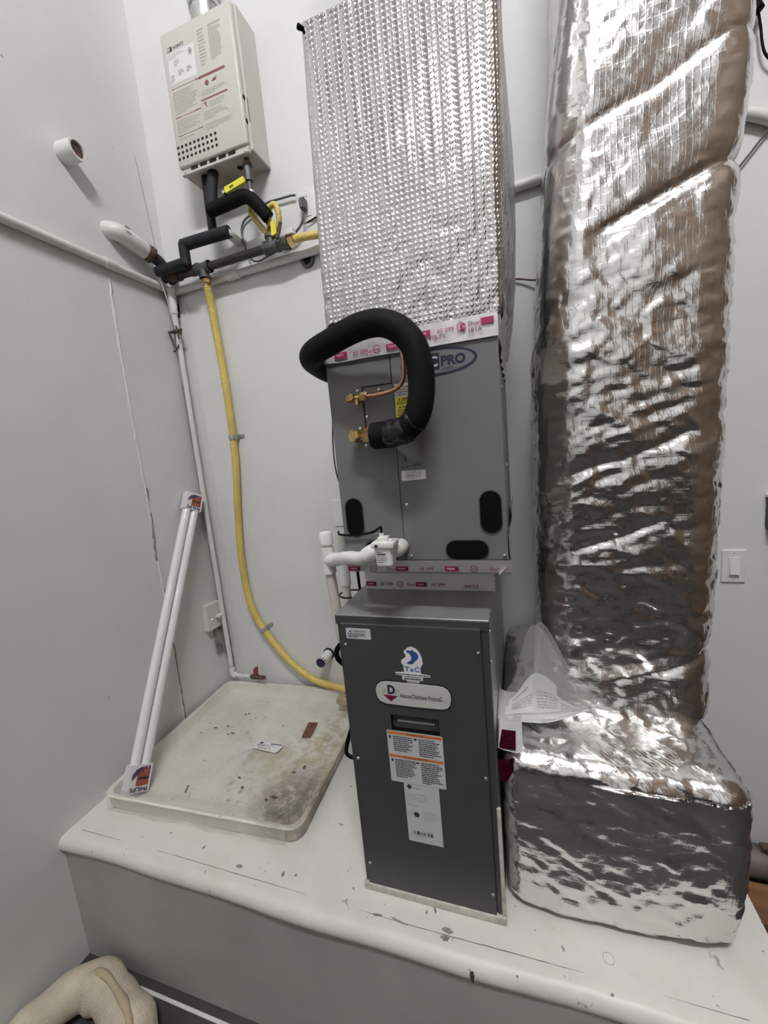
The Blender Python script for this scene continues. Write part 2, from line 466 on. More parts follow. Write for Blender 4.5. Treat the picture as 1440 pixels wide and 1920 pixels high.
# ---- vectorised gradient noise for the crumpled surfaces
_perm = np.random.default_rng(5).permutation(512).astype(np.int64)
_perm = np.concatenate([_perm, _perm, _perm])
_grad = np.random.default_rng(6).normal(size=(512, 3)); _grad /= np.linalg.norm(_grad, axis=1)[:, None]
def perlin(P):
    I = np.floor(P).astype(np.int64); Fr = P - I; I &= 511
    U = Fr * Fr * Fr * (Fr * (Fr * 6 - 15) + 10)
    out = 0.0
    for dx in (0, 1):
        for dy in (0, 1):
            for dz in (0, 1):
                h = _perm[(_perm[(_perm[(I[:, 0] + dx) & 511] + I[:, 1] + dy) & 511] + I[:, 2] + dz) & 511]
                d = (_grad[h] * (Fr - (dx, dy, dz))).sum(1)
                wx = U[:, 0] if dx else 1 - U[:, 0]; wy = U[:, 1] if dy else 1 - U[:, 1]; wz = U[:, 2] if dz else 1 - U[:, 2]
                out = out + d * wx * wy * wz
    return out
def ridged(P): return 1 - 2 * np.abs(perlin(P))
def cells(P, jitter=1.0):
    """height of a faceted surface: nearest feature point, each with its own tilt"""
    I = np.floor(P).astype(np.int64); best = np.full(len(P), 1e9); val = np.zeros(len(P))
    for dx in (-1, 0, 1):
        for dy in (-1, 0, 1):
            for dz in (-1, 0, 1):
                J = I + (dx, dy, dz); K = J & 511
                h = _perm[(_perm[(_perm[K[:, 0]] + K[:, 1]) & 511] + K[:, 2]) & 511]
                ctr = J + 0.5 + _grad[h] * 0.45 * jitter
                dd = P - ctr; dist = (dd ** 2).sum(1); t = (dd * _grad[(h * 7 + 3) & 511]).sum(1)
                m = dist < best; best = np.where(m, dist, best); val = np.where(m, t, val)
    return val

def round_box_grid(lo, hi, r, step, skip=()):
    """closed rounded box as a fine quad grid (welded); returns vertex array, faces"""
    lo = np.array(lo, float); hi = np.array(hi, float); c = (lo + hi) / 2; h = (hi - lo) / 2
    n = [max(2, int(math.ceil(2 * h[k] / step))) for k in range(3)]
    ids = {}; V = []; F = []
    def vid(i, j, k):
        key = (i, j, k)
        if key not in ids:
            ids[key] = len(V); V.append((-h[0] + 2 * h[0] * i / n[0], -h[1] + 2 * h[1] * j / n[1], -h[2] + 2 * h[2] * k / n[2]))
        return ids[key]
    for ax in range(3):
        o1, o2 = [(1, 2), (2, 0), (0, 1)][ax]
        for side in (0, 1):
            if (ax, side) in skip: continue
            for a in range(n[o1]):
                for b in range(n[o2]):
                    q = []
                    for da, db in ((0, 0), (1, 0), (1, 1), (0, 1)):
                        idx = [0, 0, 0]; idx[ax] = n[ax] * side; idx[o1] = a + da; idx[o2] = b + db; q.append(vid(*idx))
                    F.append(tuple(q if side else q[::-1]))
    V = np.array(V)
    inner = np.maximum(h - r, 1e-4)
    q = np.clip(V, -inner, inner); d = V - q; L = np.linalg.norm(d, axis=1)
    # points lying on flat zones keep their place, corner zones are pulled onto the fillet
    k = L > 1e-9
    V2 = V.copy(); rr = np.full(len(V), 1.0)
    V2[k] = q[k] + d[k] / L[k][:, None] * r
    N = np.zeros_like(V); N[k] = d[k] / L[k][:, None]
    return V2 + c, F, N

# ------------------------------------------------------------------ ceiling lamp plus an added fill lamp (out of the picture, above and behind the camera)
def ceiling_lamp(x, y, power, label):
    zl = CZ - 0.32
    t = thing('ceiling_lamp', label, 'lamp', (x, y, zl))
    g = G(); g.box(x - 0.64, x + 0.64, y - 0.035, y + 0.035, zl + 0.05, zl + 0.10, 0.006); obj('housing', g, 'shade_metal', t)
    for dx in (-0.5, 0.5):
        g = G(); g.cyl((x + dx, y, zl + 0.10), (x + dx, y, CZ), 0.006, n=8); obj('hanger', g, 'galv', t)
    m = mat('glowing_lamp_tube', (0.99, 0.99, 1.0), 0.5, emit=power)
    for dy in (-0.06, 0.06):
        g = G(); g.cyl((x - 0.6, y + dy, zl + .02), (x + 0.6, y + dy, zl + .02), 0.019, n=16); obj('lamp_tube', g, m, t)
ceiling_lamp(0.42, -0.95, LIGHT * 4.0, 'twin tube batten lamp hung above the furnace bay')
ceiling_lamp(0.15, -3.30, LIGHT * 0.4, 'added unseen twin tube fill lamp hung towards the rear wall')  # unseen lamp added for fill and for the foil to reflect

# ------------------------------------------------------------------ the room
g = G(); g.add([(WX, BY, 0), (RX, BY, 0), (RX, WY, 0), (WX, WY, 0)], [(0, 1, 2, 3)])
struct('floor', g, 'floor', origin=(0, 0, 0))
g = G(); g.add([(WX, BY, CZ), (RX, BY, CZ), (RX, WY, CZ), (WX, WY, CZ)], [(3, 2, 1, 0)])
struct('ceiling', g, 'ceiling', origin=(0, 0, CZ))
g = G(); g.box(WX - 0.1, WX, BY, WY, 0, CZ); wl = struct('wall_left', g, 'wall', origin=(WX, 0, 0))
g = G(); g.box(WX - 0.1, RX + 0.1, WY, WY + 0.1, 0, CZ); wb = struct('wall_back', g, 'wall', origin=(0, WY, 0))
g = G(); g.box(RX, RX + 0.1, BY, WY, 0, CZ); struct('wall_right', g, 'rightwall', origin=(RX, 0, 0))
g = G(); g.box(WX - 0.1, RX + 0.1, BY - 0.1, BY, 0, CZ); wf = struct('wall_front', g, 'wall', origin=(0, BY, 0))
g = G(); g.box(WX + .01, RX - .01, BY, BY + 0.03, 0.0, 1.45); obj('dark_reflection_panel', g, 'rear', wf)  # unseen low panel added to darken what the foil reflects

# panel joint running down the left wall: a raised bead of cracked filler with grime beside it
def wobble_strip(pts, w, fr_n, depth, seed, step=0.02):
    r = random.Random(seed); P = spline([Vector(p) for p in pts], step); g = G(); n = Vector(fr_n)
    v = []; f = []
    for i, p in enumerate(P):
        t = (P[min(i + 1, len(P) - 1)] - P[max(i - 1, 0)]).normalized(); s = t.cross(n).normalized()
        j = r.uniform(-0.4, 0.4) * w; ww = w * r.uniform(0.5, 1.15)
        for a, d in ((-ww, 0.0), (-ww * 0.45, depth), (ww * 0.45, depth), (ww, 0.0)):
            v.append(p + s * (a + j) + n * d)
    for i in range(len(P) - 1):
        for k in range(3): f.append((i * 4 + k, i * 4 + k + 1, i * 4 + 5 + k, i * 4 + 4 + k))
    return g.add(v, f)
g = wobble_strip([(WX, 1.362, 2.49), (WX, 1.355, 2.31), (WX, 1.35, 1.99), (WX, 1.352, 1.62), (WX, 1.35, 1.17), (WX, 1.338, 0.5)], 0.006, (1, 0, 0), 0.0035, 3)
obj('joint_bead', g, 'white_paint', wl)
for k, (a, b, ww) in enumerate((((WX, 1.357, 1.51), (WX, 1.343, 1.30), 0.006), ((WX, 1.356, 1.16), (WX, 1.345, 0.52), 0.0045), ((WX, 1.36, 1.62), (WX, 1.356, 1.56), 0.003), ((WX, 1.364, 2.46), (WX, 1.362, 2.42), 0.003))):
    g = wobble_strip([a, ((a[0] + b[0]) / 2, (a[1] + b[1]) / 2, (a[2] + b[2]) / 2), b], ww, (1, 0, 0), 0.0045, 20 + k)
    obj('joint_crack', g, 'stain', wl)
g = wobble_strip([(WX + 0.001, 1.60, 3.05), (WX + 0.001, 1.64, 2.62)], 0.0012, (1, 0, 0), 0.0012, 44)
obj('hairline_crack', g, 'stain', wl)

# painted pipe running round the left and back walls at one height
g = G(); g.tube([(WX + 0.018, -1.2, 2.522), (WX + 0.018, 0.2, 2.522), (WX + 0.018, 1.0, 2.522), (WX + 0.018, 1.60, 2.517), (WX + 0.022, 1.648, 2.51)], 0.0165, n=12, step=0.05)
pw = obj('wall_pipe', g, 'white_paint', None, smooth=True)
tag(pw, 'white painted pipe running along left wall into the corner', 'pipe')
g = G(); g.cyl((WX + 0.018, 1.335, 2.522), (WX + 0.018, 1.385, 2.522), 0.0205, n=14); obj('coupling', g, 'white_paint', pw, autosmooth=40)
g = G(); g.tube([(-1.50, WY - 0.019, 2.506), (-1.2, WY - 0.019, 2.512), (-0.734, WY - 0.019, 2.522), (0.0, WY - 0.019, 2.548), (0.14, WY - 0.019, 2.555), (0.5, WY - 0.019, 2.57), (0.66, WY - 0.019, 2.575), (0.72, WY - 0.019, 2.56), (0.80, WY - 0.019, 2.50), (0.86, WY - 0.019, 2.40)], 0.0165, n=12, step=0.03)
pb = obj('conduit', g, 'white_paint', None, smooth=True)
tag(pb, 'white painted conduit along back wall passing behind the foil ducts', 'conduit')
g = G(); g.cyl((-1.185, WY - 0.019, 2.512), (-1.12, WY - 0.019, 2.514), 0.0215, n=14); obj('coupling', g, 'white_paint', pb, autosmooth=40)

# ------------------------------------------------------------------ platform
t = thing('equipment_platform', 'white topped raised platform carrying the furnace and drain pan', 'platform', ((WX + PX) / 2, 1.2, 0))
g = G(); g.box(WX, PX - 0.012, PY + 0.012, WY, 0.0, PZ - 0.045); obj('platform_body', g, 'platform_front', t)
def nose_profile():
    pr = [(WY, PZ), (PY + 0.035, PZ)]
    for i in range(1, 9):
        a = math.radians(90 + 90 * i / 8); pr.append((PY + 0.030 + 0.030 * math.cos(a), PZ - 0.030 + 0.030 * math.sin(a)))
    for i in range(1, 5):
        a = math.radians(180 + 90 * i / 4); pr.append((PY + 0.018 + 0.018 * math.cos(a), PZ - 0.032 + 0.018 * math.sin(a)))
    pr.append((PY + 0.06, PZ - 0.050)); pr.append((WY, PZ - 0.050)); return pr
pr = nose_profile(); NP = len(pr); NX = 60; v = []; f = []
for i in range(NX + 1):
    x = WX + (PX - WX) * i / NX
    for k, (y, z) in enumerate(pr):
        w = 0.003 * math.sin(x * 5.1 + 1) + 0.002 * math.sin(x * 13.0) if 0 < k < NP - 1 else 0
        v.append((x, y + w, z + (0.0012 * math.sin(x * 9) if 0 < k < NP - 1 else 0)))
for i in range(NX):
    for k in range(NP): f.append((i * NP + k, i * NP + (k + 1) % NP, (i + 1) * NP + (k + 1) % NP, (i + 1) * NP + k))
f.append(tuple(range(NP))); f.append(tuple(NX * NP + k for k in range(NP - 1, -1, -1)))
g = G(); g.add(v, f); obj('platform_top', g, 'platform', t, autosmooth=35)
g = wobble_strip([(WX + 0.05, PY + 0.048, PZ), (-1.0, PY + 0.050, PZ), (-0.55, PY + 0.047, PZ), (-0.3, PY + 0.046, PZ), (-0.05, PY + 0.049, PZ), (0.25, PY + 0.05, PZ), (0.4, PY + 0.05, PZ)], 0.0011, (0, 0, 1), 0.0009, 61)
obj('nosing_joint', g, 'stain', t)
FRT = frame((0, 0, PZ), (1, 0, 0), (0, 1, 0))
def blob(fr, ca, cb, ra, rb, c0, c1, seed, n=14, ang=0.0):
    r = random.Random(seed); g = G(); pts = []
    for i in range(n):
        q = 2 * math.pi * i / n; k = r.uniform(0.65, 1.15); x, y = ra * k * math.cos(q), rb * k * math.sin(q)
        pts.append((ca + x * math.cos(ang) - y * math.sin(ang), cb + x * math.sin(ang) + y * math.cos(ang)))
    return g.plate(pts, fr, c0, c1)
for k, (x, y, a, b, an) in enumerate(((-0.845, 0.835, .012, .006, 0), (-0.70, 0.845, .006, .008, 0), (-0.66, 0.852, .004, .004, 0), (-0.395, 0.812, .016, .004, .1), (-0.335, 0.812, .024, .003, -.15),
                                      (-0.21, 0.822, .016, .006, -.1), (-0.215, 0.805, .012, .007, 0), (0.058, 0.852, .003, .008, .3), (-0.25, 0.86, .003, .009, .5), (-0.27, 0.85, .003, .006, 0), (0.15, 0.79, .004, .003, 0), (-1.0, .86, .004, .006, 0), (-1.15, .875, .005, .003, 0))):
    obj('paint_chip', blob(FRT, x, y, a, b, 0.0002, 0.0009, 70 + k, ang=an), 'stain', t)
FRP = frame((0, PY, 0), (1, 0, 0), (0, 0, 1))
g = G(); g.plate([(-0.150, 0.474), (-0.143, 0.474), (-0.141, 0.462), (-0.145, 0.438), (-0.149, 0.450), (-0.152, 0.462)], FRP, 0.001, 0.003)
obj('drip_stain', g, 'rust', t)
g = G(); g.ring((0.155, 0.856, PZ + 0.0005), (0.155, 0.856, PZ + 0.0012), 0.0125, 0.0115, 20); obj('ring_mark', g, 'stain', t)

# caulk strip on the floor along the platform
g = G(); g.box(-1.26, 0.35, 0.742, 0.752, 0.0, 0.004, 0.001); struct('trim_1', g, 'white_paint')

# ------------------------------------------------------------------ gas furnace cabinet
F0 = frame((0, FY, 0), (1, 0, 0), (0, 0, 1))      # a = x, b = z, normal toward the viewer
fx0, fx1, fy1, fzt = -0.444, -0.075, 1.56, 1.293
fur = thing('furnace_cabinet', 'dark grey furnace cabinet standing on the white platform', 'furnace', ((fx0 + fx1) / 2, 1.2, PZ))
g = G(); g.box(fx0, fx1, FY + 0.004, fy1, PZ + 0.001, fzt - 0.004, 0.002, 1); obj('casing', g, 'cabinet', fur)
g = G(); g.box(fx1 - 0.001, fx1 + 0.0012, FY + 0.012, fy1 - 0.004, PZ + 0.012, fzt - 0.012); obj('side_panel', g, 'sheet_metal', fur, label='bare galvanised side panel')
g = G(); g.box(fx0 - 0.004, fx1 + 0.003, FY - 0.004, fy1, fzt - 0.004, fzt, 0.0012, 1); obj('top_panel', g, 'cabinet_top', fur)
g = G(); g.box(fx0 - 0.004, fx1 + 0.003, FY - 0.004, FY + 0.006, fzt - 0.026, fzt - 0.003, 0.0012, 1); obj('top_flange', g, 'cabinet', fur)
g = G()
for a0, a1, b0, b1 in ((fx0, -0.436, PZ + .02, fzt - .024), (-0.090, fx1, PZ + .02, fzt - .024)): g.box(a0, a1, FY - 0.001, FY + 0.006, b0, b1, 0.0008, 1)
obj('door_frame', g, 'cabinet', fur)
# door with a recessed handle: built as a plate with a hole
da0, da1, db0, db1 = -0.434, -0.0925, 0.507, 1.271
ha0, ha1, hb0, hb1 = -0.324, -0.2025, 0.994, 1.035
g = G()
for a0, a1, b0, b1 in ((da0, ha0, db0, db1), (ha1, da1, db0, db1), (ha0, ha1, db0, hb0), (ha0, ha1, hb1, db1)):
    g.box(a0, a1, FY - 0.006, FY + 0.003, b0, b1)
door = obj('door', g, 'cabinet', fur)
g = G(); g.box(da0, da1, FY - 0.0062, FY - 0.004, db1 - 0.0012, db1 + 0.0006); obj('door_edge', g, 'screw', door)
g = G(); g.box(ha0, ha1, FY + 0.022, FY + 0.024, hb0, hb1)
for q in ((ha0, ha0 + .001, hb0, hb1), (ha1 - .001, ha1, hb0, hb1), (ha0, ha1, hb0, hb0 + .001), (ha0, ha1, hb1 - .001, hb1)): g.box(q[0], q[1], FY - 0.0065, FY + 0.023, q[2], q[3])
obj('handle_recess', g, 'black', door)
g = G(); g.box(ha0 + 0.012, ha1 - 0.012, FY + 0.002, FY + 0.012, 1.009, 1.017, 0.003); obj('door_handle', g, 'cabinet_top', door)
SC = G(); SC.lathe((0, 0, 0), (0, -1, 0), [(-0.002, 0.0042), (0.0005, 0.0042), (0.0022, 0.0032), (0.003, 0.0012)], 10)
SCM = {}
def screw(parent, x, y, z, axis='y', s=1.0):
    if 'm' not in SCM:
        me = bpy.data.meshes.new('screw'); me.from_pydata(SC.v, [], SC.f); me.materials.append(MT['screw']); SCM['m'] = me
    o = bpy.data.objects.new('screw', SCM['m']); COL.objects.link(o); o.parent = parent
    o.location = Vector((x, y, z)) - ORIGIN[parent]; o.scale = (s, s, s)
    if axis == 'x': o.rotation_euler = (0, 0, math.radians(90))
    return o
for x, z in ((-0.425, 1.215), (-0.099, 1.215), (-0.426, 0.895), (-0.099, 0.896), (-0.099, 0.569), (-0.426, 0.574)): screw(fur, x, FY - 0.006, z)
for y, z in ((0.90, 1.255), (0.90, 1.18), (0.95, 1.283), (0.96, 1.06), (0.98, 0.96)): screw(fur, fx1 + 0.001, y, z, 'x')
g = G(); g.box(fx0 - 0.006, fx1 + 0.006, FY - 0.010, FY + 0.004, PZ, PZ + 0.022, 0.003)
obj('sealant_strip', g, 'caulk', fur, label='dirty cream sealant strip along the base')
g = G(); g.box(fx1 - 0.004, fx1 + 0.006, FY - 0.004, FY + 0.004, PZ + 0.02, PZ + 0.33, 0.002); obj('sealant_bead', g, 'caulk', fur)

def sticker(parent, name, fr, outline, m, c=0.0066, th=0.0004, label=None):
    g = G(); g.plate(outline, fr, c, c + th); return obj(name, g, m, parent, label=label)
DZ = 0.0075   # print offset in front of the door
# warning sticker
s1 = sticker(fur, 'warning_sticker', F0, rrect(-0.420, -0.355, 1.232, 1.260, 0.003), 'label_silver')
g = text_geo('WARNING:', F0, -0.402, 1.2495, w=0.036, h=0.0055, c=DZ); g.add([F0(-0.412, 1.2492, DZ), F0(-0.4045, 1.2492, DZ), F0(-0.4083, 1.2555, DZ)], [(0, 1, 2)])
obj('lettering', g, 'print_dark', s1)
g = fineprint(F0, -0.415, -0.360, 1.2355, 1.2475, 3, DZ); obj('fine_print', g, 'print_dark', s1)
# contractor sticker: wave outline with the letters below (its cartoon figure left out)
s2 = sticker(fur, 'contractor_sticker', F0, [(-0.300, 1.1455), (-0.284, 1.144), (-0.284, 1.1335), (-0.273, 1.133), (-0.272, 1.1275), (-0.243, 1.1275), (-0.242, 1.133), (-0.2335, 1.134), (-0.2325, 1.144), (-0.2145, 1.1445), (-0.2145, 1.150), (-0.2365, 1.1525),
             (-0.2365, 1.168), (-0.230, 1.178), (-0.231, 1.193), (-0.2365, 1.208), (-0.244, 1.2165), (-0.255, 1.221), (-0.266, 1.217), (-0.269, 1.212), (-0.2745, 1.209), (-0.2745, 1.203), (-0.271, 1.200), (-0.272, 1.192), (-0.282, 1.185), (-0.2835, 1.177), (-0.279, 1.172), (-0.278, 1.154), (-0.300, 1.152)], 'label_white')
g = text_geo('T', F0, -0.2765, 1.1565, w=0.0135, h=0.013, c=DZ, bold=.04); g2 = text_geo('&', F0, -0.2625, 1.1565, w=0.0095, h=0.0085, c=DZ, bold=.04); g3 = text_geo('C', F0, -0.2515, 1.1565, w=0.0125, h=0.013, c=DZ, bold=.04)
g.add(g2.v, g2.f); g.add(g3.v, g3.f); obj('lettering', g, 'mid_blue', s2)
g = fineprint(F0, -0.298, -0.217, 1.1455, 1.1505, 1, DZ, ragged=False); fineprint(F0, -0.281, -0.236, 1.1405, 1.1445, 1, DZ, g=g, ragged=False); fineprint(F0, -0.279, -0.238, 1.1345, 1.1395, 1, DZ, thick=.75, g=g, ragged=False); fineprint(F0, -0.270, -0.246, 1.129, 1.1325, 1, DZ, g=g, ragged=False)
obj('fine_print', g, 'print_dark', s2)
g = G(); g.plate([(-0.270, 1.178), (-0.262, 1.175), (-0.254, 1.177), (-0.248, 1.184), (-0.241, 1.191), (-0.239, 1.199), (-0.243, 1.206), (-0.250, 1.209), (-0.252, 1.213), (-0.259, 1.210), (-0.268, 1.211), (-0.267, 1.205), (-0.260, 1.203), (-0.257, 1.196), (-0.257, 1.187), (-0.263, 1.183)], F0, 0.0071, DZ)
obj('wave_mark', g, 'blue', s2)
# maker's badge
bd = [(-0.354, 1.090), (-0.3545, 1.104), (-0.350, 1.116), (-0.340, 1.1235), (-0.325, 1.1265), (-0.262, 1.1265), (-0.200, 1.1265), (-0.184, 1.1245), (-0.174, 1.118), (-0.1685, 1.108), (-0.168, 1.094), (-0.171, 1.080), (-0.178, 1.071), (-0.192, 1.067), (-0.262, 1.0655), (-0.330, 1.067), (-0.344, 1.0715), (-0.351, 1.079)]
g = G(); g.plate([( -0.261 + (a + 0.261) * 1.015, 1.096 + (b - 1.096) * 1.03) for a, b in bd], F0, 0.006, 0.0085); bdg = obj('maker_badge', g, 'black', fur, label='oblong silver badge with dark lettering')
g = G(); g.plate(bd, F0, 0.0085, 0.0105); obj('badge_face', g, 'badge', bdg)
g = text_geo('Advanced Distributor Products\u00ae', F0, -0.2935, 1.0870, w=0.105, h=0.0125, c=0.0108, bold=.02); obj('lettering', g, 'print_dark', bdg)
g = text_geo('D', F0, -0.3235, 1.0935, w=0.019, h=0.0245, c=0.0110, bold=.05); obj('logo_letter', g, 'navy', bdg)
g = text_geo('A', F0, -0.3385, 1.0925, w=0.014, h=0.016, c=0.0108); g2 = text_geo('P', F0, -0.304, 1.0935, w=0.010, h=0.0145, c=0.0108); g.add(g2.v, g2.f); obj('logo_letter', g, 'print_grey', bdg)
g = G(); g.add([F0(-0.3365, 1.0905, 0.0108), F0(-0.317, 1.0735, 0.0108), F0(-0.2985, 1.0905, 0.0108)], [(0, 1, 2)]); obj('logo_triangle', g, 'crimson', bdg)
# instruction label with two orange bars
s3 = sticker(fur, 'instruction_label', F0, rrect(-0.3385, -0.1965, 0.8465, 0.9915, 0.003), 'label_silver', label='white label with two orange bars')
g = G(); g.quad(F0, -0.3365, -0.1985, 0.9815, 0.9895, DZ); g.quad(F0, -0.3365, -0.1985, 0.9165, 0.9245, DZ); obj('orange_bar', g, 'orange', s3)
g = text_geo('WARNING', F0, -0.287, 0.9828, w=0.042, h=0.0052, c=DZ + .0002); g2 = text_geo('AVERTISSEMENT', F0, -0.299, 0.9178, w=0.064, h=0.0052, c=DZ + .0002); g.add(g2.v, g2.f); obj('lettering', g, 'print_dark', s3)
g = fineprint(F0, -0.323, -0.270, 0.934, 0.978, 8, DZ); fineprint(F0, -0.257, -0.203, 0.928, 0.978, 9, DZ, g=g); fineprint(F0, -0.323, -0.268, 0.860, 0.913, 10, DZ, g=g); fineprint(F0, -0.256, -0.201, 0.852, 0.913, 11, DZ, g=g)
obj('fine_print', g, 'print_dark', s3)
g = G(); g.plate(ellipse(-0.331, 0.973, .0032, .0045, 10), F0, .0071, DZ); g.plate(ellipse(-0.330, 0.908, .0032, .0045, 10), F0, .0071, DZ); g.plate(ellipse(-0.265, 0.974, .0042, .0026, 10), F0, .0071, DZ); g.plate(ellipse(-0.264, 0.909, .0042, .0026, 10), F0, .0071, DZ)
obj('hazard_mark', g, 'print_dark', s3)
# rating plate label
s4 = sticker(fur, 'rating_label', F0, [(-0.306, 0.676), (-0.2155, 0.676), (-0.2155, 0.8455), (-0.306, 0.8455)], 'label_silver', c=.0062, label='white rating label with a barcode')
g = barcode(F0, -0.291, -0.240, 0.698, 0.709, .0069, 40); obj('barcode', g, 'print_dark', s4)
g = fineprint(F0, -0.282, -0.247, 0.832, 0.837, 1, .0069); fineprint(F0, -0.265, -0.225, 0.8145, 0.820, 1, .0069, g=g); fineprint(F0, -0.302, -0.268, 0.795, 0.820, 5, .0069, thick=.3, g=g); fineprint(F0, -0.272, -0.245, 0.795, 0.812, 3, .0069, thick=.3, g=g); fineprint(F0, -0.302, -0.225, 0.781, 0.786, 1, .0069, thick=.5, g=g)
fineprint(F0, -0.303, -0.285, 0.750, 0.770, 5, .0069, thick=.3, g=g); fineprint(F0, -0.262, -0.220, 0.745, 0.772, 6, .0069, thick=.3, g=g); fineprint(F0, -0.290, -0.242, 0.692, 0.697, 1, .0069, g=g)
obj('fine_print', g, 'print_grey', s4)
g = G(); g.plate(ellipse(-0.279, 0.758, .0075, .0075, 16), F0, .0066, .0069); g.plate([(-0.299, 0.836), (-0.292, 0.8285), (-0.285, 0.836), (-0.289, 0.843), (-0.295, 0.843)], F0, .0066, .0069); obj('logo_mark', g, 'print_dark', s4)

# ------------------------------------------------------------------ transition neck between furnace and coil
tr = thing('transition_duct', 'taped sheet metal transition neck between furnace and coil cabinet', 'duct', (-0.24, 1.25, fzt))
nx0, nx1, ny = -0.428, -0.070, 1.055
cx0, cx1, cz0, czt = -0.399, -0.024, 1.432, 1.888
g = G()
def loop4(x0, x1, y0, y1, z): return [(x0, y0, z), (x1, y0, z), (x1, y1, z), (x0, y1, z)]
v = loop4(nx0, nx1, ny, 1.52, fzt) + loop4(nx0 + .004, nx1, ny, 1.52, 1.345) + loop4(cx0 + .006, cx1 - .004, FY + .03, 1.52, 1.418) + loop4(cx0 + .004, cx1 - .004, FY + .012, 1.52, cz0)
f = []
for k in range(3):
    for i in range(4): j = (i + 1) % 4; f.append((k * 4 + i, k * 4 + j, k * 4 + 4 + j, k * 4 + 4 + i))
g.add(v, f); obj('neck', g, 'sheet_metal', tr)
def tape_strip(parent, fr, a0, a1, b0, b1, seed, amp=0.0015, c=0.0015, nx=90, nb=8, curl=None):
    """crinkled foil tape as a fine sheet with real thickness given by its relief"""
    v = []; f = []
    A = np.linspace(a0, a1, nx + 1); B = np.linspace(b0, b1, nb + 1)
    pts = np.array([(a, b, 0) for a in A for b in B])
    d = amp * (0.7 * ridged(pts * (38, 30, 1) + seed) + 0.5 * perlin(pts * (110, 90, 1) + seed))
    for (a, b, _), dd in zip(pts, d):
        e = curl(a, b) if curl else 0.0
        v.append(fr(a, b, c + dd + e))
    for i in range(nx):
        for k in range(nb): q = i * (nb + 1) + k; f.append((q, q + nb + 1, q + nb + 2, q + 1))
    g = G(); g.add(v, f); return obj('foil_tape', g, 'tape', parent, smooth=True)
# lower tape on the neck, standing on the furnace top
FN = frame((0, ny, 0), (1, 0, 0), (0, 0, 1))
tp1 = tape_strip(tr, FN, nx0 - .002, nx1 + .004, fzt + .001, 1.346, 3.3)
FS = frame((0, FY + 0.03, 1.418), (1, 0, 0), Vector((0, FY + 0.03 - ny, 1.418 - 1.345)))
sl = math.hypot(FY + 0.03 - ny, 1.418 - 1.345)
tp2 = tape_strip(tr, FS, cx0 - .002, cx1 + .002, -sl, 0.0, 9.1, amp=0.002, c=.003)
tp3 = tape_strip(tr, F0, cx0 - .004, cx1 + .006, 1.400, 1.4315, 5.7, amp=.002, c=-0.012, curl=lambda a, b: 0.014 * ((b - 1.400) / .03))
def tape_print(parent, fr, a0, a1, b, h, c, mred='magenta', seq=None, gapk=1.0):
    """the repeating print of the tape: name block, rating, certification ring"""
    r = random.Random(int(a0 * 1000)); x = a0; k = 0; gr = G(); gd = G(); gw = G()
    seq = seq or ['box', 'AF 099', 'ring', 'Shur']
    while x < a1 - 0.01:
        s = seq[k % len(seq)]; k += 1
        if s == 'box':
            w = min(0.030, a1 - x); gr.quad(fr, x, x + w, b - h * .2, b + h * 1.2, c)
            gg = text_geo('tape', fr, x + .004, b + h * .1, w=w * .6, h=h * .8, c=c + .0003); gw.add(gg.v, gg.f)
        elif s == 'ring':
            w = h * 1.9; ctr = (x + w / 2, b + h * .5)
            o = ellipse(ctr[0], ctr[1], w / 2, w / 2, 22); i = ellipse(ctr[0], ctr[1], w * .41, w * .41, 22)
            vv = [fr(p[0], p[1], c) for p in o + i]; gr.add(vv, [(q, (q + 1) % 22, 22 + (q + 1) % 22, 22 + q) for q in range(22)])
            gg = text_geo('UL', fr, ctr[0] - w * .2, ctr[1] - h * .3, w=w * .4, h=h * .62, c=c); gr.add(gg.v, gg.f)
        else:
            gg = text_geo(s, fr, x, b, h=h, c=c); w = max(p[0] for p in gg.v) - x
            if x + w > a1: break
            gr.add(gg.v, gg.f)
        x += w + (0.001 if s == 'Shur' else 0.013 * gapk)
    obj('tape_print', gr, mred, parent); 
    if gw.v: obj('tape_print', gw, 'label_white', parent)
tape_print(tp1, FN, nx0 + 0.002, -0.19, 1.306, 0.009, 0.0052, 'crimson', ['box', 'AF 099', 'ring', 'Shur', 'box', 'AF 099', 'ring'])
g = text_geo('04/23', FN, -0.145, 1.303, w=0.036, h=0.009, c=0.0052); obj('tape_print', g, 'crimson', tp1)
g = G(); g.quad(FN, nx0, nx1, 1.2955, 1.2995, .005); obj('tape_stripe', g, 'crimson', tp1) if False else None
tape_print(tp3, F0, cx0 + 0.004, cx1 - .01, 1.408, 0.008, 0.0045, 'crimson', ['box', 'ring', 'Shur', 'box', 'AF 099'], 2.0)
for x, z in ((-0.070, 1.285),): screw(tr, nx1 + .003, 1.10, 1.315, 'x')

# ------------------------------------------------------------------ evaporator coil cabinet
coil = thing('coil_cabinet', 'mid grey coil cabinet with black oval knockouts above the furnace', 'cabinet', (-0.21, 1.2, cz0))
g = G(); g.box(cx0, cx1, FY + 0.006, 1.46, cz0, czt, 0.0015, 1); obj('casing', g, 'coil_side', coil)
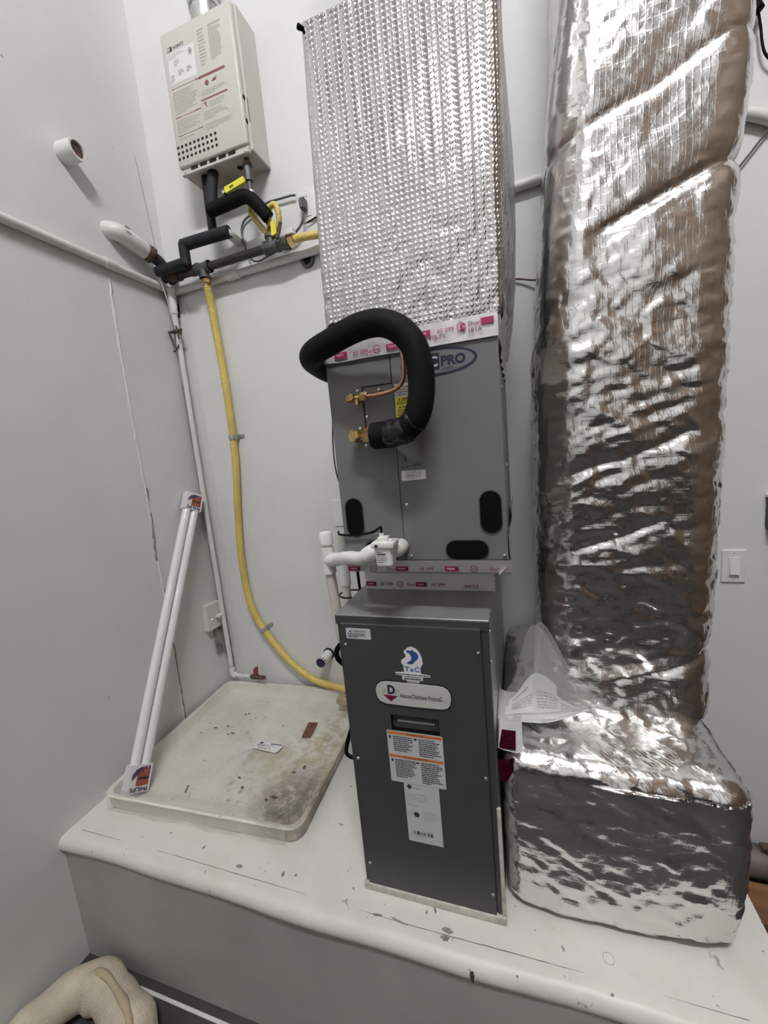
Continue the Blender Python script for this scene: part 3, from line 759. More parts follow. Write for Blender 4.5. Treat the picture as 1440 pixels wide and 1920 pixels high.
# front panels, flush with hair gaps between them, holes cut as separate dark knockouts
g = G(); g.box(cx0, -0.2515, FY, FY + 0.008, cz0 + .001, 1.7), g.box(cx0, -0.318, FY, FY + 0.008, 1.7, czt), g.box(-0.318, -0.249, FY, FY + .008, 1.8285, czt)
obj('service_panel', g, 'coil', coil)
g = G(); g.box(-0.250, cx1, FY, FY + 0.008, cz0 + .001, 1.7); g.box(-0.2475, cx1, FY, FY + 0.008, 1.7, czt); obj('front_panel', g, 'coil', coil)
g = G(); g.box(-0.3165, -0.2485, FY + .001, FY + 0.008, 1.7015, 1.8265); obj('line_plate', g, 'coil', coil)
g = G(); g.quad(F0, -0.3195, -0.2475, 1.8265, 1.8288, .0006); g.quad(F0, -0.2495, -0.2478, 1.8265, czt - .002, .0006); g.quad(F0, -0.3190, -0.3170, 1.70, 1.828, .0006); g.quad(F0, -0.2515, -0.2500, cz0 + .002, 1.70, .0006); g.quad(F0, -0.3195, -0.2505, 1.6995, 1.7013, .0006)
obj('panel_seam', g, 'hole', coil)
def stadium(ca, cb, half, r, ang, n=10):
    out = []
    for s in (1, -1):
        for i in range(n + 1):
            q = math.radians(-90 + 180 * i / n); x, y = s * (half + r * math.cos(q)), s * r * math.sin(q)
            out.append((ca + x * math.cos(ang) - y * math.sin(ang), cb + x * math.sin(ang) + y * math.cos(ang)))
    return out
for ca, cb, hf, r, an in ((-0.3665, 1.5365, .0235, .0215, 90), (-0.0555, 1.5365, .0235, .0222, 90), (-0.110, 1.4545, .0245, .0215, 0), (-0.305, 1.4565, .021, .0225, 0)):
    g = G(); g.plate(stadium(ca, cb, hf, r, math.radians(an)), F0, 0.0002, 0.0022)
    o = obj('knockout', g, 'black', coil)
    g = G(); pts = stadium(ca, cb, hf, r + .0016, math.radians(an)); pin = stadium(ca, cb, hf, r - .0005, math.radians(an)); n = len(pts)
    g.add([F0(a, b, .0026) for a, b in pts] + [F0(a, b, .0026) for a, b in pin], [(i, (i + 1) % n, n + (i + 1) % n, n + i) for i in range(n)]); obj('knockout_rim', g, 'cabinet', o)
for x, z in ((-0.238, 1.561), (-0.237, 1.441), (-0.031, 1.441), (-0.279, 1.817), (-0.329, 1.822), (-0.312, 1.763), (-0.331, 1.739), (-0.320, 1.700)): screw(coil, x, FY, z)
for y, z in ((0.97, 1.80), (1.0, 1.47), (1.1, 1.62)): screw(coil, cx1, y, z, 'x')
s5 = sticker(coil, 'barcode_sticker', F0, [(-0.2445, 1.6145), (-0.1895, 1.616), (-0.189, 1.6365), (-0.244, 1.637)], 'label_white', c=.0002)
g = barcode(F0, -0.235, -0.199, 1.6215, 1.6295, .0009, 40); fineprint(F0, -0.236, -0.200, 1.6305, 1.6345, 1, .0009, g=g, ragged=False); fineprint(F0, -0.236, -0.210, 1.6175, 1.6205, 1, .0009, g=g, ragged=False); obj('barcode', g, 'print_grey', s5)
g = fineprint(F0, -0.243, -0.215, 1.642, 1.647, 1, .0004); fineprint(F0, -0.2165, -0.198, 1.6455, 1.6505, 1, .0004, thick=.9, g=g, ragged=False); g.plate(ellipse(-0.232, 1.662, .004, .007, 12), F0, .0002, .0004); fineprint(F0, -0.241, -0.225, 1.672, 1.675, 1, .0004, g=g); obj('faint_rating_print', g, 'cabinet', coil)
s6 = sticker(coil, 'caution_label', F0, [(-0.2455, 1.752), (-0.200, 1.753), (-0.199, 1.8235), (-0.243, 1.8245)], 'label_silver', c=.0002, label='white and yellow caution label half behind the black hose')
g = G(); g.add([F0(-0.2450, 1.753, .0009), F0(-0.2005, 1.754, .0009), F0(-0.200, 1.796, .0009), F0(-0.2438, 1.7965, .0009)], [(0, 1, 2, 3)]); obj('yellow_field', g, 'yellow_label', s6)
g = fineprint(F0, -0.240, -0.204, 1.799, 1.819, 4, .0012, thick=.3); fineprint(F0, -0.240, -0.204, 1.780, 1.789, 3, .0012, thick=.4, g=g); fineprint(F0, -0.241, -0.204, 1.756, 1.771, 4, .0012, thick=.4, g=g)
for zz in (1.7915, 1.7745): g.add([F0(-0.237, zz - .002, .0012), F0(-0.232, zz - .002, .0012), F0(-0.2345, zz + .003, .0012)], [(0, 1, 2)]); fineprint(F0, -0.229, -0.212, zz - .002, zz + .002, 1, .0012, thick=.8, g=g, ragged=False)
obj('fine_print', g, 'print_dark', s6)
# oval company sticker, half hidden by the line
el = ellipse(-0.146, 1.8565, 0.080, 0.0275, 56); ei = ellipse(-0.146, 1.8565, 0.0745, 0.0225, 56)
s7 = sticker(coil, 'company_sticker', F0, el, 'coil', c=.0002, th=.0003, label='oval clear sticker with navy border and PRO lettering')
g = G(); g.add([F0(a, b, .0008) for a, b in el + ei], [(i, (i + 1) % 56, 56 + (i + 1) % 56, 56 + i) for i in range(56)]); g.plate(rrect(-0.190, -0.1425, 1.841, 1.8745, .003), F0, .0005, .0008); obj('navy_border', g, 'navy', s7)
g = text_geo('PRO', F0, -0.1395, 1.8465, w=0.0505, h=0.0205, c=.0009, bold=.045); g2 = text_geo('.com', F0, -0.139, 1.838, w=0.023, h=0.0058, c=.0009); g.add(g2.v, g2.f); obj('lettering', g, 'navy', s7)
g = text_geo('AC', F0, -0.187, 1.8475, w=0.041, h=0.0205, c=.0011, bold=.02); obj('lettering', g, 'label_silver', s7)

# ------------------------------------------------------------------ bubble foil supply duct
def foil_object(name, V, F, m, parent=None, smooth=True, origin=None):
    g = G(); g.v = [tuple(p) for p in V]; g.f = F
    return obj(name, g, m, parent, smooth=smooth, origin=origin)
V, F, N = round_box_grid((-0.393, FY - 0.001, 1.925), (-0.016, 1.43, 2.546), 0.008, 0.0062, skip=((2, 0), (1, 1)))
zz = (V[:, 2] - 1.925) / 0.61
V[:, 0] += 0.018 * zz
bul = np.sin(np.clip(zz, 0, 1) * math.pi)
sidew = np.clip((V[:, 1] - FY) / 0.25, 0, 1)
V[:, 0] += np.where(N[:, 0] > 0.5, 0.030 * bul ** 0.7 * sidew ** 0.6, 0)
Pn = V.copy()
amp = np.clip(1.35 - 1.0 * zz, 0.35, 1.3)
diag = np.stack([Pn[:, 0] * 20 - Pn[:, 2] * 12, Pn[:, 2] * 5 + Pn[:, 0] * 5, Pn[:, 1] * 14], 1)
w1 = ridged(diag); w1 = np.where(w1 > 0.72, (w1 - 0.72) * 3.5, 0) * np.clip((2.28 - Pn[:, 2]) / 0.12, 0, 1)
D = 0.0025 * perlin(Pn * (5, 5, 2.0) + 3) + amp * (-0.0022 * w1 ** 2 + 0.0006 * perlin(Pn * 33 + 9))
u = (Pn[:, 0] + Pn[:, 1])
D += -0.0016 * np.exp(-(np.sin(u * math.pi / 0.0262) / 0.22) ** 2) * (0.6 + 0.8 * perlin(np.stack([np.floor(u / 0.0262) * 7.3, Pn[:, 2] * 4, 0 * u + .5], 1)))
V += N * D[:, None]
duct = thing('supply_duct', 'silver bubble foil wrapped supply duct above the coil cabinet', 'duct', (-0.2, 1.15, 1.90))
foil_object('bubble_wrap', V, F, 'foil_bubble', duct)
tb = tape_strip(duct, F0, cx0 - .002, cx1 + .001, 1.8875, 1.932, 1.7, amp=.0022, c=.004, nx=110, nb=10)
tape_print(tb, F0, -0.372, -0.19, 1.896, 0.0085, .0085, 'magenta', ['box', 'AF 099', 'ring'])
g = text_geo('04/23', F0, -0.298, 1.893, w=0.03, h=0.008, c=.0086); obj('tape_print', g, 'magenta', tb)
tape_print(tb, F0, -0.186, -0.085, 1.909, 0.0085, .0085, 'magenta', ['box', 'AF 099'])
g = text_geo('181B-FX', F0, -0.163, 1.8985, w=0.038, h=0.0085, c=.0086); g2 = text_geo('181A', F0, -0.079, 1.9005, w=0.026, h=0.0085, c=.0086); g.add(g2.v, g2.f)
tape_print(tb, F0, -0.102, -0.086, 1.911, 0.0085, .0086, 'magenta', ['ring']); 
g2 = text_geo('Shur', F0, -0.080, 1.913, w=0.024, h=0.0085, c=.0086); g.add(g2.v, g2.f); g2 = text_geo('LISTED', F0, -0.1015, 1.9045, w=0.015, h=0.0035, c=.0086); g.add(g2.v, g2.f)
obj('tape_print', g, 'crimson', tb); g = G(); g.quad(F0, -0.055, -0.030, 1.912, 1.924, .0086); obj('tape_print', g, 'magenta', tb)
# side tape closing the corner of the duct over the coil side
v = []; f = []
for i in range(13):
    y = FY + 0.004 + i * 0.035
    for k in range(7):
        z = 1.845 + k * 0.02; x = cx1 + 0.003 + (0.0 if k < 3 else (k - 2) * .0035) + 0.003 * math.sin(i * 2.1 + k * 1.7)
        v.append((x, y, z))
for i in range(12):
    for k in range(6): f.append((i * 7 + k, i * 7 + 7 + k, i * 7 + 8 + k, i * 7 + k + 1))
g = G(); g.add(v, f); obj('foil_tape', g, 'tape', duct, smooth=True)
g = G(); g.lathe((-0.372, FY - 0.001, 2.531), (-1, -1, .2), [(-.004, .004), (.006, .0055), (.009, .004)], 10); obj('corner_pin', g, 'black', duct)
# round neck above the box
g = G(); g.cyl((-0.16, 1.14, 2.53), (-0.16, 1.14, CZ), 0.17, n=40); rn = obj('round_duct', g, 'galv', duct, autosmooth=40)
# refrigerant side tape where transition meets coil's right lower corner
v = []; f = []
for i in range(9):
    y = FY + 0.002 + i * 0.05
    for k in range(6):
        z = 1.395 + k * 0.018 + (0.012 * i if i < 3 else .03); x = cx1 + .002 + .004 * math.sin(i * 1.3 + k) + (0.004 if k > 3 else 0) - (.012 * (2 - k) if k < 2 else 0)
        v.append((x, y, z))
for i in range(8):
    for k in range(5): f.append((i * 6 + k, i * 6 + 6 + k, i * 6 + 7 + k, i * 6 + k + 1))
g = G(); g.add(v, f); obj('foil_tape', g, 'tape', tr, smooth=True)

# ------------------------------------------------------------------ refrigerant lines
ins = thing('suction_line', 'thick black foam insulated refrigerant line curling in front of coil cabinet', 'pipe', (-0.25, 0.84, 1.69))
pts = [(-0.287, 0.833, 1.7185), (-0.25, 0.825, 1.7185), (-0.215, 0.812, 1.722), (-0.186, 0.803, 1.742), (-0.172, 0.800, 1.775), (-0.1675, 0.800, 1.815), (-0.170, 0.800, 1.850), (-0.180, 0.800, 1.884), (-0.203, 0.800, 1.912), (-0.236, 0.801, 1.930), (-0.275, 0.803, 1.933), (-0.318, 0.808, 1.926), (-0.360, 0.818, 1.917), (-0.398, 0.832, 1.910), (-0.426, 0.860, 1.906), (-0.440, 0.905, 1.902), (-0.445, 1.0, 1.895), (-0.448, 1.2, 1.89), (-0.450, 1.66, 1.888)]
g = G(); g.tube(pts[1:], 0.0262, n=24, step=0.006); fs = obj('foam_sleeve', g, 'foam', ins, smooth=True)
g = G(); g.tube([(-0.287, 0.836, 1.7185), (-0.262, 0.832, 1.7185), (-0.235, 0.822, 1.7185)], 0.0285, n=24, step=.01); obj('foam_collar', g, 'foam', ins, autosmooth=50)
g = G(); g.tube(pts[1:4], 0.0282, n=24, step=.004, rfun=lambda d, t: 0.0272 + 0.0018 * math.sin(d * 190) + .0012 * math.sin(d * 71)); obj('tape_wrap', g, 'vinyl', ins, smooth=True)
g = G(); g.tube([(-0.316, 0.80, 1.938), (-0.34, 0.803, 1.948), (-0.352, 0.805, 1.944)], 0.0015, n=6, step=.01); obj('sleeve_slit', g, 'black', ins)
def hexnut(c, axis, r, l, prof=None):
    g = G(); g.lathe(c, axis, [(0, r * .82), (l * .14, r), (l * .86, r), (l, r * .82)], 6); return g
g = hexnut((-0.313, 0.846, 1.7205), (1, -0.12, 0), 0.0185, 0.026); obj('flare_nut', g, 'brass', ins)
g = hexnut((-0.330, 0.848, 1.7225), (-0.35, -1, 0.0), 0.0150, 0.016); b1 = obj('valve_cap', g, 'brass', ins)
g = G(); g.cyl((-0.345, 0.855, 1.722), (-0.300, 0.848, 1.720), 0.0095, n=14); g.cyl((-0.330, 0.845, 1.722), (-0.330, FY - .001, 1.722), 0.009, n=14); obj('valve_body', g, 'brass', ins, autosmooth=40)
liq = thing('liquid_line', 'bare copper liquid line with brass fittings on coil cabinet', 'pipe', (-0.27, 0.85, 1.79))
g = G(); g.tube([(-0.302, 0.846, 1.8035), (-0.275, 0.845, 1.8035), (-0.245, 0.842, 1.8060), (-0.224, 0.838, 1.8125), (-0.212, 0.835, 1.826), (-0.2085, 0.832, 1.845), (-0.2085, 0.830, 1.872), (-0.213, 0.832, 1.892)], 0.0050, n=12, step=.005); obj('copper_tube', g, 'copper', liq, smooth=True)
obj('flare_nut', hexnut((-0.314, 0.847, 1.8035), (1, -.02, 0), 0.0105, 0.017), 'brass', liq)
obj('valve_cap', hexnut((-0.330, 0.850, 1.8050), (-.4, -1, 0), 0.0085, 0.011), 'brass', liq)
obj('end_cap', hexnut((-0.334, 0.848, 1.8035), (-1, 0, 0), 0.0080, 0.012), 'brass', liq)
g = G(); g.cyl((-0.338, 0.848, 1.8040), (-0.308, 0.848, 1.8035), 0.0062, n=12); g.cyl((-0.322, 0.848, 1.804), (-0.322, FY - .001, 1.804), 0.007, n=12); g.cyl((-0.322, .848, 1.804), (-0.322, .848, 1.788), .005, n=10); obj('valve_body', g, 'brass', liq, autosmooth=40)

# ------------------------------------------------------------------ condensate drain with float switch
dr = thing('condensate_drain', 'white plastic condensate drain pipe with capped vent tee at coil cabinet', 'pipe', (-0.47, 0.92, PZ))
rx, ry = -0.4775, 0.93
g = G(); g.cyl((-0.4605, 1.005, PZ + .002), (rx, ry, 1.40), 0.0135, n=20); obj('riser_pipe', g, 'aged_pvc', dr, autosmooth=40)
g = G(); g.cyl((rx, ry, 1.382), (rx, ry, 1.452), 0.0178, n=24); g.tube([(rx, ry, 1.417), (rx + .02, ry - .010, 1.420), (rx + .034, ry - .018, 1.424)], 0.0178, n=20, step=.006); obj('tee', g, 'white_pvc', dr, autosmooth=40)
g = G(); g.cyl((rx, ry, 1.452), (rx, ry, 1.462), 0.0135, n=20); obj('nipple', g, 'aged_pvc', dr, autosmooth=40)
g = G(); g.lathe((rx, ry, 1.460), (0, 0, 1), [(0, .0182), (.026, .0182), (.031, .0155), (.033, .008)], 24); obj('vent_cap', g, 'white_pvc', dr, autosmooth=40)
g = G(); g.tube([(rx + .030, ry - .016, 1.423), (-0.415, 0.888, 1.433), (-0.385, 0.866, 1.441), (-0.356, 0.846, 1.4445), (-0.335, 0.834, 1.452), (-0.318, 0.828, 1.4605)], 0.0158, n=20, step=.006); obj('elbow_run', g, 'white_pvc', dr, smooth=True)
g = G(); g.tube([(-0.330, 0.831, 1.4545), (-0.312, 0.828, 1.4645), (-0.295, 0.828, 1.468)], 0.0185, n=20, step=.005); g.tube([(-0.275, 0.828, 1.468), (-0.262, 0.834, 1.468), (-0.258, 0.850, 1.4665), (-0.2585, 0.872, 1.466)], 0.0178, n=20, step=.005); obj('elbow', g, 'white_pvc', dr, autosmooth=50)
g = G(); g.cyl((-0.515, 1.10, PZ + .002), (-0.515, 1.10, 1.36), 0.0135, n=18); obj('back_riser', g, 'aged_pvc', dr, autosmooth=40)
g = G(); g.cyl((-0.515, 1.10, 1.288), (-0.515, 1.10, 1.452), 0.0168, n=18); obj('back_coupling', g, 'white_pvc', dr, autosmooth=40)
fsw = thing('float_switch', 'small white float switch box clipped on condensate pipe', 'switch', (-0.273, 0.80, 1.44))
g = G()
bmb = bmesh.new(); bmesh.ops.create_cube(bmb, size=1.0)
for q in bmb.verts:
    k = 1.0 if q.co.z > 0 else 0.86
    q.co = Vector((-0.273 + q.co.x * 0.040 * k, 0.800 + q.co.y * 0.036 * k, 1.4695 + q.co.z * 0.052))
bmesh.ops.bevel(bmb, geom=bmb.edges[:], offset=.003, segments=2, affect='EDGES'); g.bm(bmb); bmb.free(); obj('body', g, 'white_pvc', fsw, autosmooth=40)
g = G(); g.box(-0.298, -0.248, 0.778, 0.822, 1.484, 1.497, .003); obj('lid', g, 'white_pvc', fsw, autosmooth=40)
g = G(); g.box(-0.286, -0.264, 0.790, 0.812, 1.496, 1.506, .002); g.cyl((-0.279, .80, 1.504), (-0.279, .80, 1.513), .005, n=12); g.box(-0.262, -0.252, .786, .80, 1.496, 1.502, .001); obj('cable_gland', g, 'white_pvc', fsw, autosmooth=40)
FW = frame((0, 0.7825, 0), (1, 0, 0), (0, 0, 1))
g = G(); g.quad(FW, -0.287, -0.268, 1.4700, 1.4725, .0008); fineprint(FW, -0.287, -0.270, 1.4735, 1.4765, 1, .0008, g=g); fineprint(FW, -0.287, -0.265, 1.452, 1.467, 4, .0008, thick=.35, g=g); FL = frame((0, 0.7775, 0), (1, 0, 0), (0, 0, 1)); g.quad(FL, -0.289, -0.282, 1.487, 1.493, .0006); obj('label_print', g, 'navy', fsw)
g = G(); g.tube([(-0.279, .800, 1.511), (-0.283, .815, 1.520), (-0.297, .845, 1.516), (-0.320, .862, 1.503), (-0.350, .866, 1.497), (-0.385, .866, 1.4955), (-0.410, .872, 1.497), (-0.425, .90, 1.498)], 0.0026, n=8, step=.006)
tag(obj('switch_cable', g, 'black', None, smooth=True), 'thin black cable from float switch crossing coil cabinet front', 'cable')
g = G(); g.tube([(-0.500, 1.13, 1.86), (-0.511, 1.13, 1.80), (-0.520, 1.13, 1.72), (-0.5205, 1.13, 1.65), (-0.512, 1.13, 1.60), (-0.488, 1.13, 1.545), (-0.46, 1.13, 1.50)], 0.0024, n=8, step=.01)
tag(obj('thermostat_wire', g, 'brown_wire', None, smooth=True), 'thin brown wire hanging beside coil cabinet', 'wire')
g = G(); g.tube([(-0.470, 1.06, 1.40), (-0.462, 1.075, 1.36), (-0.466, 1.09, 1.30), (-0.462, 1.085, 1.22), (-0.462, 1.085, .9)], 0.0045, n=8, step=.02)
bc = obj('black_cable', g, 'black', None, smooth=True); tag(bc, 'black cable tied to rear drain riser behind furnace', 'cable')
g = G(); g.ring((-0.500, 1.097, 1.258), (-0.500, 1.097, 1.262), 0.036, 0.0335, 24); obj('cable_tie', g, 'black', bc)
g = G(); g.tube([(-0.470, 0.93, 1.18), (-0.482, 0.925, 1.165), (-0.480, .925, 1.14), (-0.462, .93, 1.12)], 0.007, n=10, step=.01); cb = obj('furnace_cable', g, 'black', None, smooth=True)
tag(cb, 'black power cable looping out of furnace side onto drain pan', 'cable')
g = G(); g.tube([(-0.455, 0.94, 0.96), (-0.480, .935, .90), (-0.490, .93, .86), (-0.488, .93, .845), (-0.470, .93, .838), (-0.446, .93, .838)], 0.0055, n=8, step=.01); obj('cable_loop', g, 'black', cb, smooth=True)

# ------------------------------------------------------------------ return duct: base boot and tall riser, crumpled scrim foil
def crumple(V, N, amp_big, amp_mid, amp_small, seed, crease=(1.0, 0.35), stretch=3.2, k=1.0):
    P = V * k
    a, b = crease; L = math.hypot(a, b); a /= L; b /= L
    h = P[:, 0] + 0.6 * P[:, 1]
    al = a * h + b * P[:, 2]; ac = -b * h + a * P[:, 2]
    wob = perlin(P * 3 + seed)
    Q = np.stack([al * 22 / stretch / 2.2 + wob * .8, ac * 17 + wob * 1.3, P[:, 1] * 7 + seed], 1)
    calm = np.interp(V[:, 2], [0.5, 1.9, 2.3, 3.0], [1.0, 1.0, 0.45, 0.4])
    D = amp_big * perlin(P * 5.5 + seed * 2) + calm * amp_mid * (ridged(Q) ** 1) * (0.6 + 0.8 * perlin(P * 4 + 5 * seed))
    D += calm * amp_mid * 0.55 * ridged(Q * 2.1 + 7.7)
    D += calm * amp_small * cells(P * (15, 15, 21) + seed)
    D += calm * amp_small * 0.5 * cells(P * (38, 38, 55) + seed * 3)
    return V + N * D[:, None]

ret = thing('return_duct', 'tall crumpled silver foil wrapped return duct rising from a foil boot', 'duct', (0.25, 1.3, PZ))
# riser
V, F, N = round_box_grid((0.058, 1.155, 0.86), (0.492, 1.655, 3.60), 0.092, 0.0075, skip=((2, 0), (2, 1), (1, 1)))
z = V[:, 2]
lean_l = np.interp(z, [0.9, 1.2, 1.6, 1.9, 2.2, 2.7, 3.6], [-.004, -.004, 0.004, .008, .030, .080, .13])
lean_r = np.interp(z, [0.9, 1.1, 1.5, 1.8, 2.1, 2.4, 3.6], [-.022, -.018, -.006, -.004, .0, .022, .05])
t01 = (V[:, 0] - 0.058) / 0.434
V[:, 0] += lean_l * (1 - t01) + lean_r * t01
# waist folds where the wrap is pinched
for zc, wd, dp in ((2.17, .018, .019), (2.05, .012, .011), (2.40, .012, .007), (1.02, .020, .016), (1.62, .012, .014), (1.42, .012, .012)):
    dist = z - 0.35 * (V[:, 0] - .27) - zc + 0.018 * perlin(V * (9, 9, 2) + zc * 7)
    V -= N * (dp * np.exp(-np.abs(dist) / wd) * np.clip(2.6 * perlin(V * (3.6, 3.6, 1.5) + zc * 3.7) + 0.42, 0, 1))[:, None]
fl = np.clip((1.02 - z) / 0.10, 0, 1) ** 2
V[:, 1] -= 0.02 * fl
V = crumple(V, N, 0.010, 0.0055, 0.0042, 2.3)
foil_object('riser_wrap', V, F, 'foil', ret)
# boot
V, F, N = round_box_grid((-0.066, 0.905, PZ + 0.001), (0.437, 1.655, 0.935), 0.045, 0.0075, skip=((2, 0), (1, 1)))
x = V[:, 0]; zr = (V[:, 2] - PZ) / 0.45
V[:, 1] += np.interp(x, [-.066, 0.0, .116, .287, .42, .44], [.018, .008, 0, .006, .022, .03]) * (1 - zr)
V[:, 0] += np.where(N[:, 0] > .3, 0.012 * np.sin(np.clip(zr, 0, 1) * math.pi), 0)
V[:, 2] -= np.where(zr > .9, 0.018 * np.clip((x + .066) / .5, 0, 1), 0)
V = crumple(V, N, 0.008, 0.0042, 0.0038, 8.4, crease=(1.0, -0.45))
V[:, 2] = np.maximum(V[:, 2], PZ + 0.0005); V[:, 0] = np.maximum(V[:, 0], -0.068)
foil_object('boot_wrap', V, F, 'foil', ret)
# ragged fibre edge along the right side of the riser
r = random.Random(4); v = []; f = []; n = 90
for i in range(n + 1):
    zz = 1.0 + 1.65 * i / n; xb = 0.492 + np.interp(zz, [0.9, 1.1, 1.5, 1.8, 2.1, 2.4, 3.6], [-.022, -.018, -.006, -.004, .0, .022, .05])
    w = 0.001 + 0.004 * abs(math.sin(zz * 7)) * r.uniform(.1, 1.1) + (0.008 if 2.1 < zz < 2.35 else 0)
    for dx, dy in ((-0.012, 1.275), (w * .5, 1.285), (w, 1.31), (w * .3, 1.34), (-0.012, 1.35)): v.append((xb + dx + r.uniform(-.0015, .0015), dy + r.uniform(-.004, .004), zz))
for i in range(n):
    for k in range(4): f.append((i * 5 + k, i * 5 + k + 1, i * 5 + 6 + k, i * 5 + 5 + k))
g = G(); g.add(v, f); obj('fibre_edge', g, 'fibre', ret, smooth=True)
# printed red tape joining boot to furnace
FB = frame((fx1 + 0.004, 0.985, 0.945), (0, 1, 0), (0, 0, 1))
v = []; f = []
for i in range(9):
    y = 0.90 + i * 0.03
    for k in range(7):
        if k < 3: p = (fx1 + .003, y, 0.99 - k * .015)
        else: p = (fx1 + .005 + (k - 2) * .014, y, 0.952 + 0.002 * math.sin(i * 2 + k))
        v.append((p[0], p[1], p[2] + .0015 * math.sin(i * 1.7 + k * 2.3)))
for i in range(8):
    for k in range(6): f.append((i * 7 + k, i * 7 + 7 + k, i * 7 + 8 + k, i * 7 + k + 1))
g = G(); g.add(v, f); tpb = obj('foil_tape', g, 'tape', ret, smooth=True)
g = G(); g.box(fx1 + 0.004, fx1 + 0.046, 0.902, 0.968, 0.9555, 0.9565); g.box(fx1 + .0045, fx1 + .006, .90, .97, .952, .985); obj('red_print', g, 'crimson_foil', tpb)
g = G(); g.plate([(0.0, 0.0), (0.028, .003), (.032, -.03), (.02, -.055), (.003, -.06)], frame((fx1 + .004, 0.901, 0.925), (1, 0.02, 0), (0, 0, 1)), 0.0, 0.002); obj('tape_flap', g, 'crimson_foil', tpb)

# ------------------------------------------------------------------ manuals in a plastic bag on the boot
def sheet(fn, nu, nv):
    v = []; f = []
    for i in range(nu + 1):
        for j in range(nv + 1): v.append(fn(i / nu, j / nv))
    for i in range(nu):
        for j in range(nv): q = i * (nv + 1) + j; f.append((q, q + nv + 1, q + nv + 2, q + 1))
    g = G(); g.add(v, f); return g
def lerp(a, b, t): return a + (b - a) * t
def bag_curve(u, v, lift=0.0, tight=1.0):
    # front lip from beside the furnace to the right, back edge climbing to a peak against the riser
    fx = lerp(-0.066, 0.160, u); fyy = 1.002 + 0.095 * u ** 2.4 + 0.012 * math.sin(u * 3.1)
    bx = lerp(-0.05, 0.172, u ** 1.1); bz = 0.965 + 0.20 * math.exp(-((u - 0.40) / (0.24 if u < .4 else .36)) ** 2)
    by = 1.115 + 0.02 * math.sin(u * 6)
    x = lerp(fx, bx, v); y = lerp(fyy, by, v)
    z = lerp(0.946, bz, v ** 2.0) + lift + 0.004 * math.sin(u * 9 + v * 5)
    return (x, y, z)
doc = thing('manual_bag', 'clear plastic bag of printed manuals leaning on the foil boot', 'document bag', (0.04, 1.06, 0.94))
MT['paper'] = mat('white_paper', (0.76, 0.77, 0.80), .6, var=.03, vscale=30)
pg = sheet(lambda u, v: bag_curve(lerp(0.02, 0.98, u), lerp(0.02, 0.54, v)), 24, 16); obj('manual', pg, 'paper', doc, smooth=True)
pg = sheet(lambda u, v: bag_curve(lerp(0.05, 0.62, u), lerp(0.22, 0.66, v), 0.003), 20, 14); obj('leaflet', pg, 'paper', doc, smooth=True)
def bars(u0, u1, v0, v1, lines, lift, g=None):
    g = g or G(); pv = (v1 - v0) / lines
    for i in range(lines):
        y0 = v0 + i * pv; y1 = y0 + pv * .5; x = u0
        while x < u1:
            w = min(random.uniform(.02, .07), u1 - x)
            g.add([bag_curve(x, y0, lift), bag_curve(x + w, y0, lift), bag_curve(x + w, y1, lift), bag_curve(x, y1, lift)], [(0, 1, 2, 3)]); x += w + .008
    return g
g = bars(.45, .9, .06, .14, 2, .0012); bars(.10, .34, .34, .50, 5, .0045, g); bars(.10, .30, .56, .60, 1, .0045, g); bars(.40, .62, .30, .52, 6, .0045, g); bars(.66, .90, .26, .48, 4, .0012, g); bars(.12, .9, .22, .25, 1, .0042, g)
obj('fine_print', g, 'print_grey', doc)
pg = sheet(lambda u, v: tuple(np.add(bag_curve(u * 1.04 - .02, lerp(0.0, 1.0, v), 0.006), (0, 0, .002 * math.sin(u * 20 + v * 9)))), 34, 26); obj('plastic_bag', pg, 'bag', doc, smooth=True)
pg = sheet(lambda u, v: tuple(np.add(bag_curve(lerp(.35, 1.06, u), lerp(0.45, 1.0, v), 0.012), (0.012 * v, -0.004, .003 * math.sin(u * 14 + v * 6)))), 26, 18); obj('bag_fold', pg, 'bag', doc, smooth=True)

